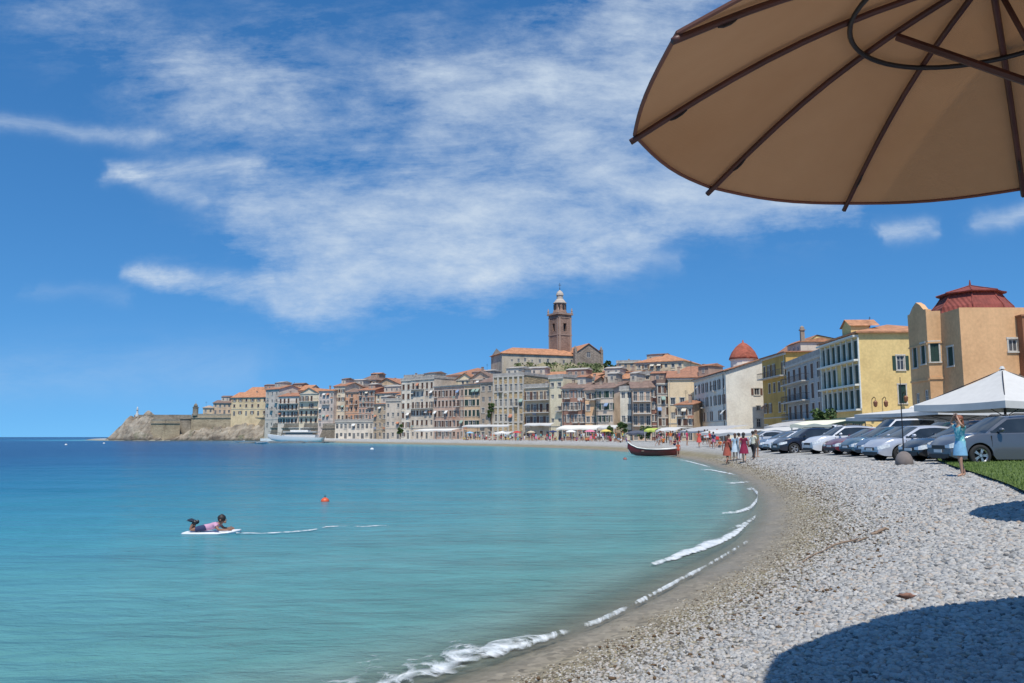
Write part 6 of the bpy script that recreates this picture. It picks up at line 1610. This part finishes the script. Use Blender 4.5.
# walking woman by the grey car
Dw=20.4; xw=X(962,Dw,470)
J=pose('armup')
def with_fingers(J,RADX,EDX,s,wr,hd,scale=1.0):
    wv=Vector(J[wr]); hv=Vector(J[hd]); d=(hv-wv).normalized(); side=d.cross(Vector((0,1,.3))).normalized()
    for k,(o_,ln) in enumerate(((-.03,.062),(-.01,.075),(.01,.07),(.03,.055))):
        a='f%s%d'%(s,k); p0=hv+side*o_*.9*scale; p1=p0+d*ln*.55*scale+Vector((0,-.008,0)); p2=p1+d*ln*.45*scale+Vector((0,.012,-.006))
        J[a+'a'],J[a+'b'],J[a+'c']=tuple(p0+d*.02),tuple(p1),tuple(p2); RADX[a+'a']=.0095; RADX[a+'b']=.009; RADX[a+'c']=.007; EDX+=[(hd,a+'a'),(a+'a',a+'b'),(a+'b',a+'c')]
    p0=wv.lerp(hv,.45)+side*.03; p1=p0+(side*.6+d*.6).normalized()*.035; p2=p1+d*.025
    J['t%s'%s+'a'],J['t%s'%s+'b'],J['t%s'%s+'c']=tuple(p0),tuple(p1),tuple(p2); RADX['t%sa'%s]=.012; RADX['t%sb'%s]=.0105; RADX['t%sc'%s]=.008
    EDX+=[(hd,'t%sa'%s),('t%sa'%s,'t%sb'%s),('t%sb'%s,'t%sc'%s)]
def detailed(label,J,loc_,rz,clothes,hairf,skin,s=1.0,face_dir=Vector((0,-1,0))):
    RX=dict(RAD); EX=list(ED); JX=dict(J)
    for sd_ in 'LR':
        with_fingers(JX,RX,EX,sd_,'wri'+sd_,'hand'+sd_)
    me=skin_body(JX,RX,EX,fingers=False); me.materials.clear(); me.materials.append(skin); me.materials.append(EYE)
    me.polygons.foreach_set('use_smooth',[True]*len(me.polygons)); me.update()
    kids=[(n_,shell(me,J,f,off,n_),m_) for n_,f,off,m_ in clothes]
    hd=Vector(J['head']); fd=face_dir.normalized(); sd=fd.cross(Vector((0,0,1))).normalized(); up=sd.cross(fd)
    bm=bmesh.new(); bm.from_mesh(me)
    for o_,r,mi in ((fd*.094-up*.008,.015,0),(fd*.086-up*.03,.012,0),(sd*.088-up*.005,.02,0),(-sd*.088-up*.005,.02,0),(fd*.082+sd*.03+up*.012,.009,1),(fd*.082-sd*.03+up*.012,.009,1),(fd*.07-up*.055,.03,0)):
        g_=bmesh.ops.create_icosphere(bm,subdivisions=2,radius=r,matrix=Matrix.Translation(hd+o_))
        for v_ in g_['verts']:
            for f in v_.link_faces: f.material_index=mi; f.smooth=True
    bm.to_mesh(me); bm.free()
    o=bpy.data.objects.new('person',me); link(o); o.location=loc_; o.rotation_euler=(0,0,rz); o.scale=(s,s,s); tag(o,label,'person')
    for n_,m,mt in kids: m.build(n_,mt,o,True)
    h=MB(); hairf(h,hd,fd,up); h.build('hair',HAIRS[0] if skin is SKIN2 else HAIRS[2],o,True)
    return o
TQ,nt,b_=nt_new('turquoise_print'); nt.links.new(ramp(nt,noise_(nt,texco(nt),14,3,.7),[(.42,(.10,.42,.46)),(.5,(.30,.62,.62)),(.6,(.60,.74,.72))],'CONSTANT'),b_.inputs['Base Color']); b_.inputs['Roughness'].default_value=.9
def lhair(h,hd,fd,up):
    c=hd-fd*.025+up*.035; blob(h,c,.104,.108,.1,1,14,amp=.08); blob(h,hd-fd*.09-up*.10,.085,.05,.16,2,12,amp=.2); blob(h,hd-fd*.08+up*.07,.05,.05,.045,5,10,amp=.2)
J2=dict(J)
wom=detailed('person in turquoise print top and light blue skirt walking, hands raised to auburn hair',J2,(xw,Dw,gz(xw,Dw)+.01),R(-82),[
  ('top',lambda b,t: b in TOPB or (b in SLEEVE and t<.2) or (b==('chest','neck') and t<.3),.014,TQ),
  ('shorts',lambda b,t: b in BOTB or (b in LEG and t<.35),.02,cloth((.22,.50,.62)))],lhair,SKIN,.9)
sk=MB(); n=18; i0=0
for a_,b2,z in ((.135,.10,1.0),(.165,.13,.9),(.185,.16,.76),(.195,.18,.60)):
    for j in range(n): w_=2*PI*j/n; k=1+.05*math.sin(w_*6); sk.v.append((a_*k*math.cos(w_),b2*k*math.sin(w_)-.02,z))
for q in range(3):
    for j in range(n): sk.f.append((q*n+j,(q+1)*n+j,(q+1)*n+(j+1)%n,q*n+(j+1)%n)); sk.m.append(0)
sk.build('skirt',cloth((.20,.42,.60)),wom,True)
bgm=MB(); blob(bgm,(.24,.02,.98),.05,.12,.12,4,12,amp=.15)
# surfer child on a bodyboard
sp=G(212,532.3,0)
sf=thing('bodyboard','white bodyboard floating under the prone swimmer','bodyboard',(sp.x,sp.y,-.03),R(3)); sf.scale=(.76,.74,.7)
mb=MB(); oh_=[]
pr=[(-.66,.20),(-.60,.25),(-.3,.28),(.2,.29),(.45,.26),(.6,.17),(.68,.06)]
lo_=[];hi_=[]
for z_,k in ((-.02,.93),(.03,1.0),(.055,.94)):
    ring=[(x_,y_*k,z_+max(0,x_-.3)*.16) for x_,y_ in pr]+[(x_,-y_*k,z_+max(0,x_-.3)*.16) for x_,y_ in pr[::-1]]; lo_.append(ring)
i0=0
for r_ in lo_: mb.v+=r_
n=len(lo_[0])
for q in range(2):
    for j in range(n): mb.f.append((q*n+j,(q+1)*n+j,(q+1)*n+(j+1)%n,q*n+(j+1)%n)); mb.m.append(0)
mb.f.append(tuple(range(2*n,3*n))[::-1]); mb.m.append(0); mb.f.append(tuple(range(n))); mb.m.append(0)
mb.build('deck',plain('foam_board_white',(.74,.76,.78),.5,vary=.04),sf)
mb=MB(); mb.tube([(x_*1.005,y_*1.005,.032+max(0,x_-.3)*.16) for x_,y_ in pr]+[(x_*1.005,-y_*1.005,.032+max(0,x_-.3)*.16) for x_,y_ in pr[::-1]],.012,5); mb.build('edge_band',plain('foam_edge',(.45,.5,.55),.5),sf)
JS=dict(pelvis=(-.17,0,.155),belly=(-.05,0,.16),chest=(.08,0,.19),neck=(.17,0,.235),jaw=(.205,0,.265),head=(.225,0,.325),crown=(.225,0,.38))
for s,k in (('L',1),('R',-1)): JS.update({'hip'+s:(-.2,.07*k,.14),'knee'+s:(-.47,.09*k,.10),'ankle'+s:(-.42,.08*k,.24),'toe'+s:(-.37,.08*k,.28),'sho'+s:(.11,.14*k,.22),'elb'+s:(.2,.2*k,.115),'wri'+s:(.36,.13*k,.105),'hand'+s:(.42,.11*k,.11)})
RAD_full=dict(RAD)
RAD.update(pelvis=(.09,.07),belly=(.085,.065),chest=(.10,.075),neck=.042,jaw=.055,head=.082,crown=.06)
for s in 'LR': RAD.update({'hip'+s:.062,'knee'+s:.042,'ankle'+s:.032,'toe'+s:.03,'sho'+s:.042,'elb'+s:.03,'wri'+s:.022,'hand'+s:.024})
def shair(h,hd,fd,up): blob(h,hd-fd*.02+up*.03,.096,.096,.092,1,14,amp=.1)
sw=detailed('person lying prone on a white bodyboard, dark hair, pink top and raised dark fins',JS,(sp.x,sp.y,-.03),R(3),[
  ('top',lambda b,t: b in TOPB or (b in SLEEVE and t<.4),.012,plain('pink_rash_vest',(.55,.30,.42),.8)),
  ('shorts',lambda b,t: b in BOTB or (b in LEG and t<.5),.012,cloth((.03,.04,.10)))],shair,SKIN2,.8,Vector((1,-.25,0)))
mb=MB()
for k in (1,-1):
    M=Matrix.Translation((-.38,.08*k,.265))@Matrix.Rotation(R(-25),4,'Y'); mb=MB()
    blob(mb,(0,0,0),.06,.045,.05,3,10,amp=.1); mb.v=[tuple(M@Vector(v_)) for v_ in mb.v]; i_=len(mb.v)
    mb.quad(*[M@Vector(q) for q in ((-.02,-.05,.02),(-.02,.05,.02),(-.13,.085,.12),(-.13,-.085,.12))]); mb.quad(*[M@Vector(q) for q in ((.02,.05,.01),(.02,-.05,.01),(-.10,-.085,.135),(-.10,.085,.135))])
    mb.build('swim_fin',BLK,sw)
RAD.update(RAD_full)
print('objects',len(COL.objects))

for k,(px,D,c,lab) in enumerate([(470,200,'sky blue','small sky blue beach umbrella below the tan building'),(502,186,'white','small white beach umbrella below the ochre palace'),(517,178,'red','small red beach umbrella by the iron balconied house'),(531,172,'beige','small beige beach umbrella below the cream block'),(553,160,'navy','small navy beach umbrella left of the cream awning'),(571,152,'white','small white beach umbrella before the cream awning'),(590,146,'pink','small pink beach umbrella right of the cream awning'),(606,138,'yellow','small yellow beach umbrella below the pale banded house')]):
    x,y=pd_(px,D); z=gz(x,y); r_=thing('beach_umbrella',lab,'umbrella',(x,y,z),k,'small umbrellas on the far beach')
    m=MB(); m.lathe([(.05,2.15),(.6,2.0),(1.05,1.75)],10,caps=False); m.build('canopy',cloth(CC[c]),r_); m=MB(); m.tube([(0,0,0),(0,0,2.2)],.025,6); m.build('pole',frame_w,r_)
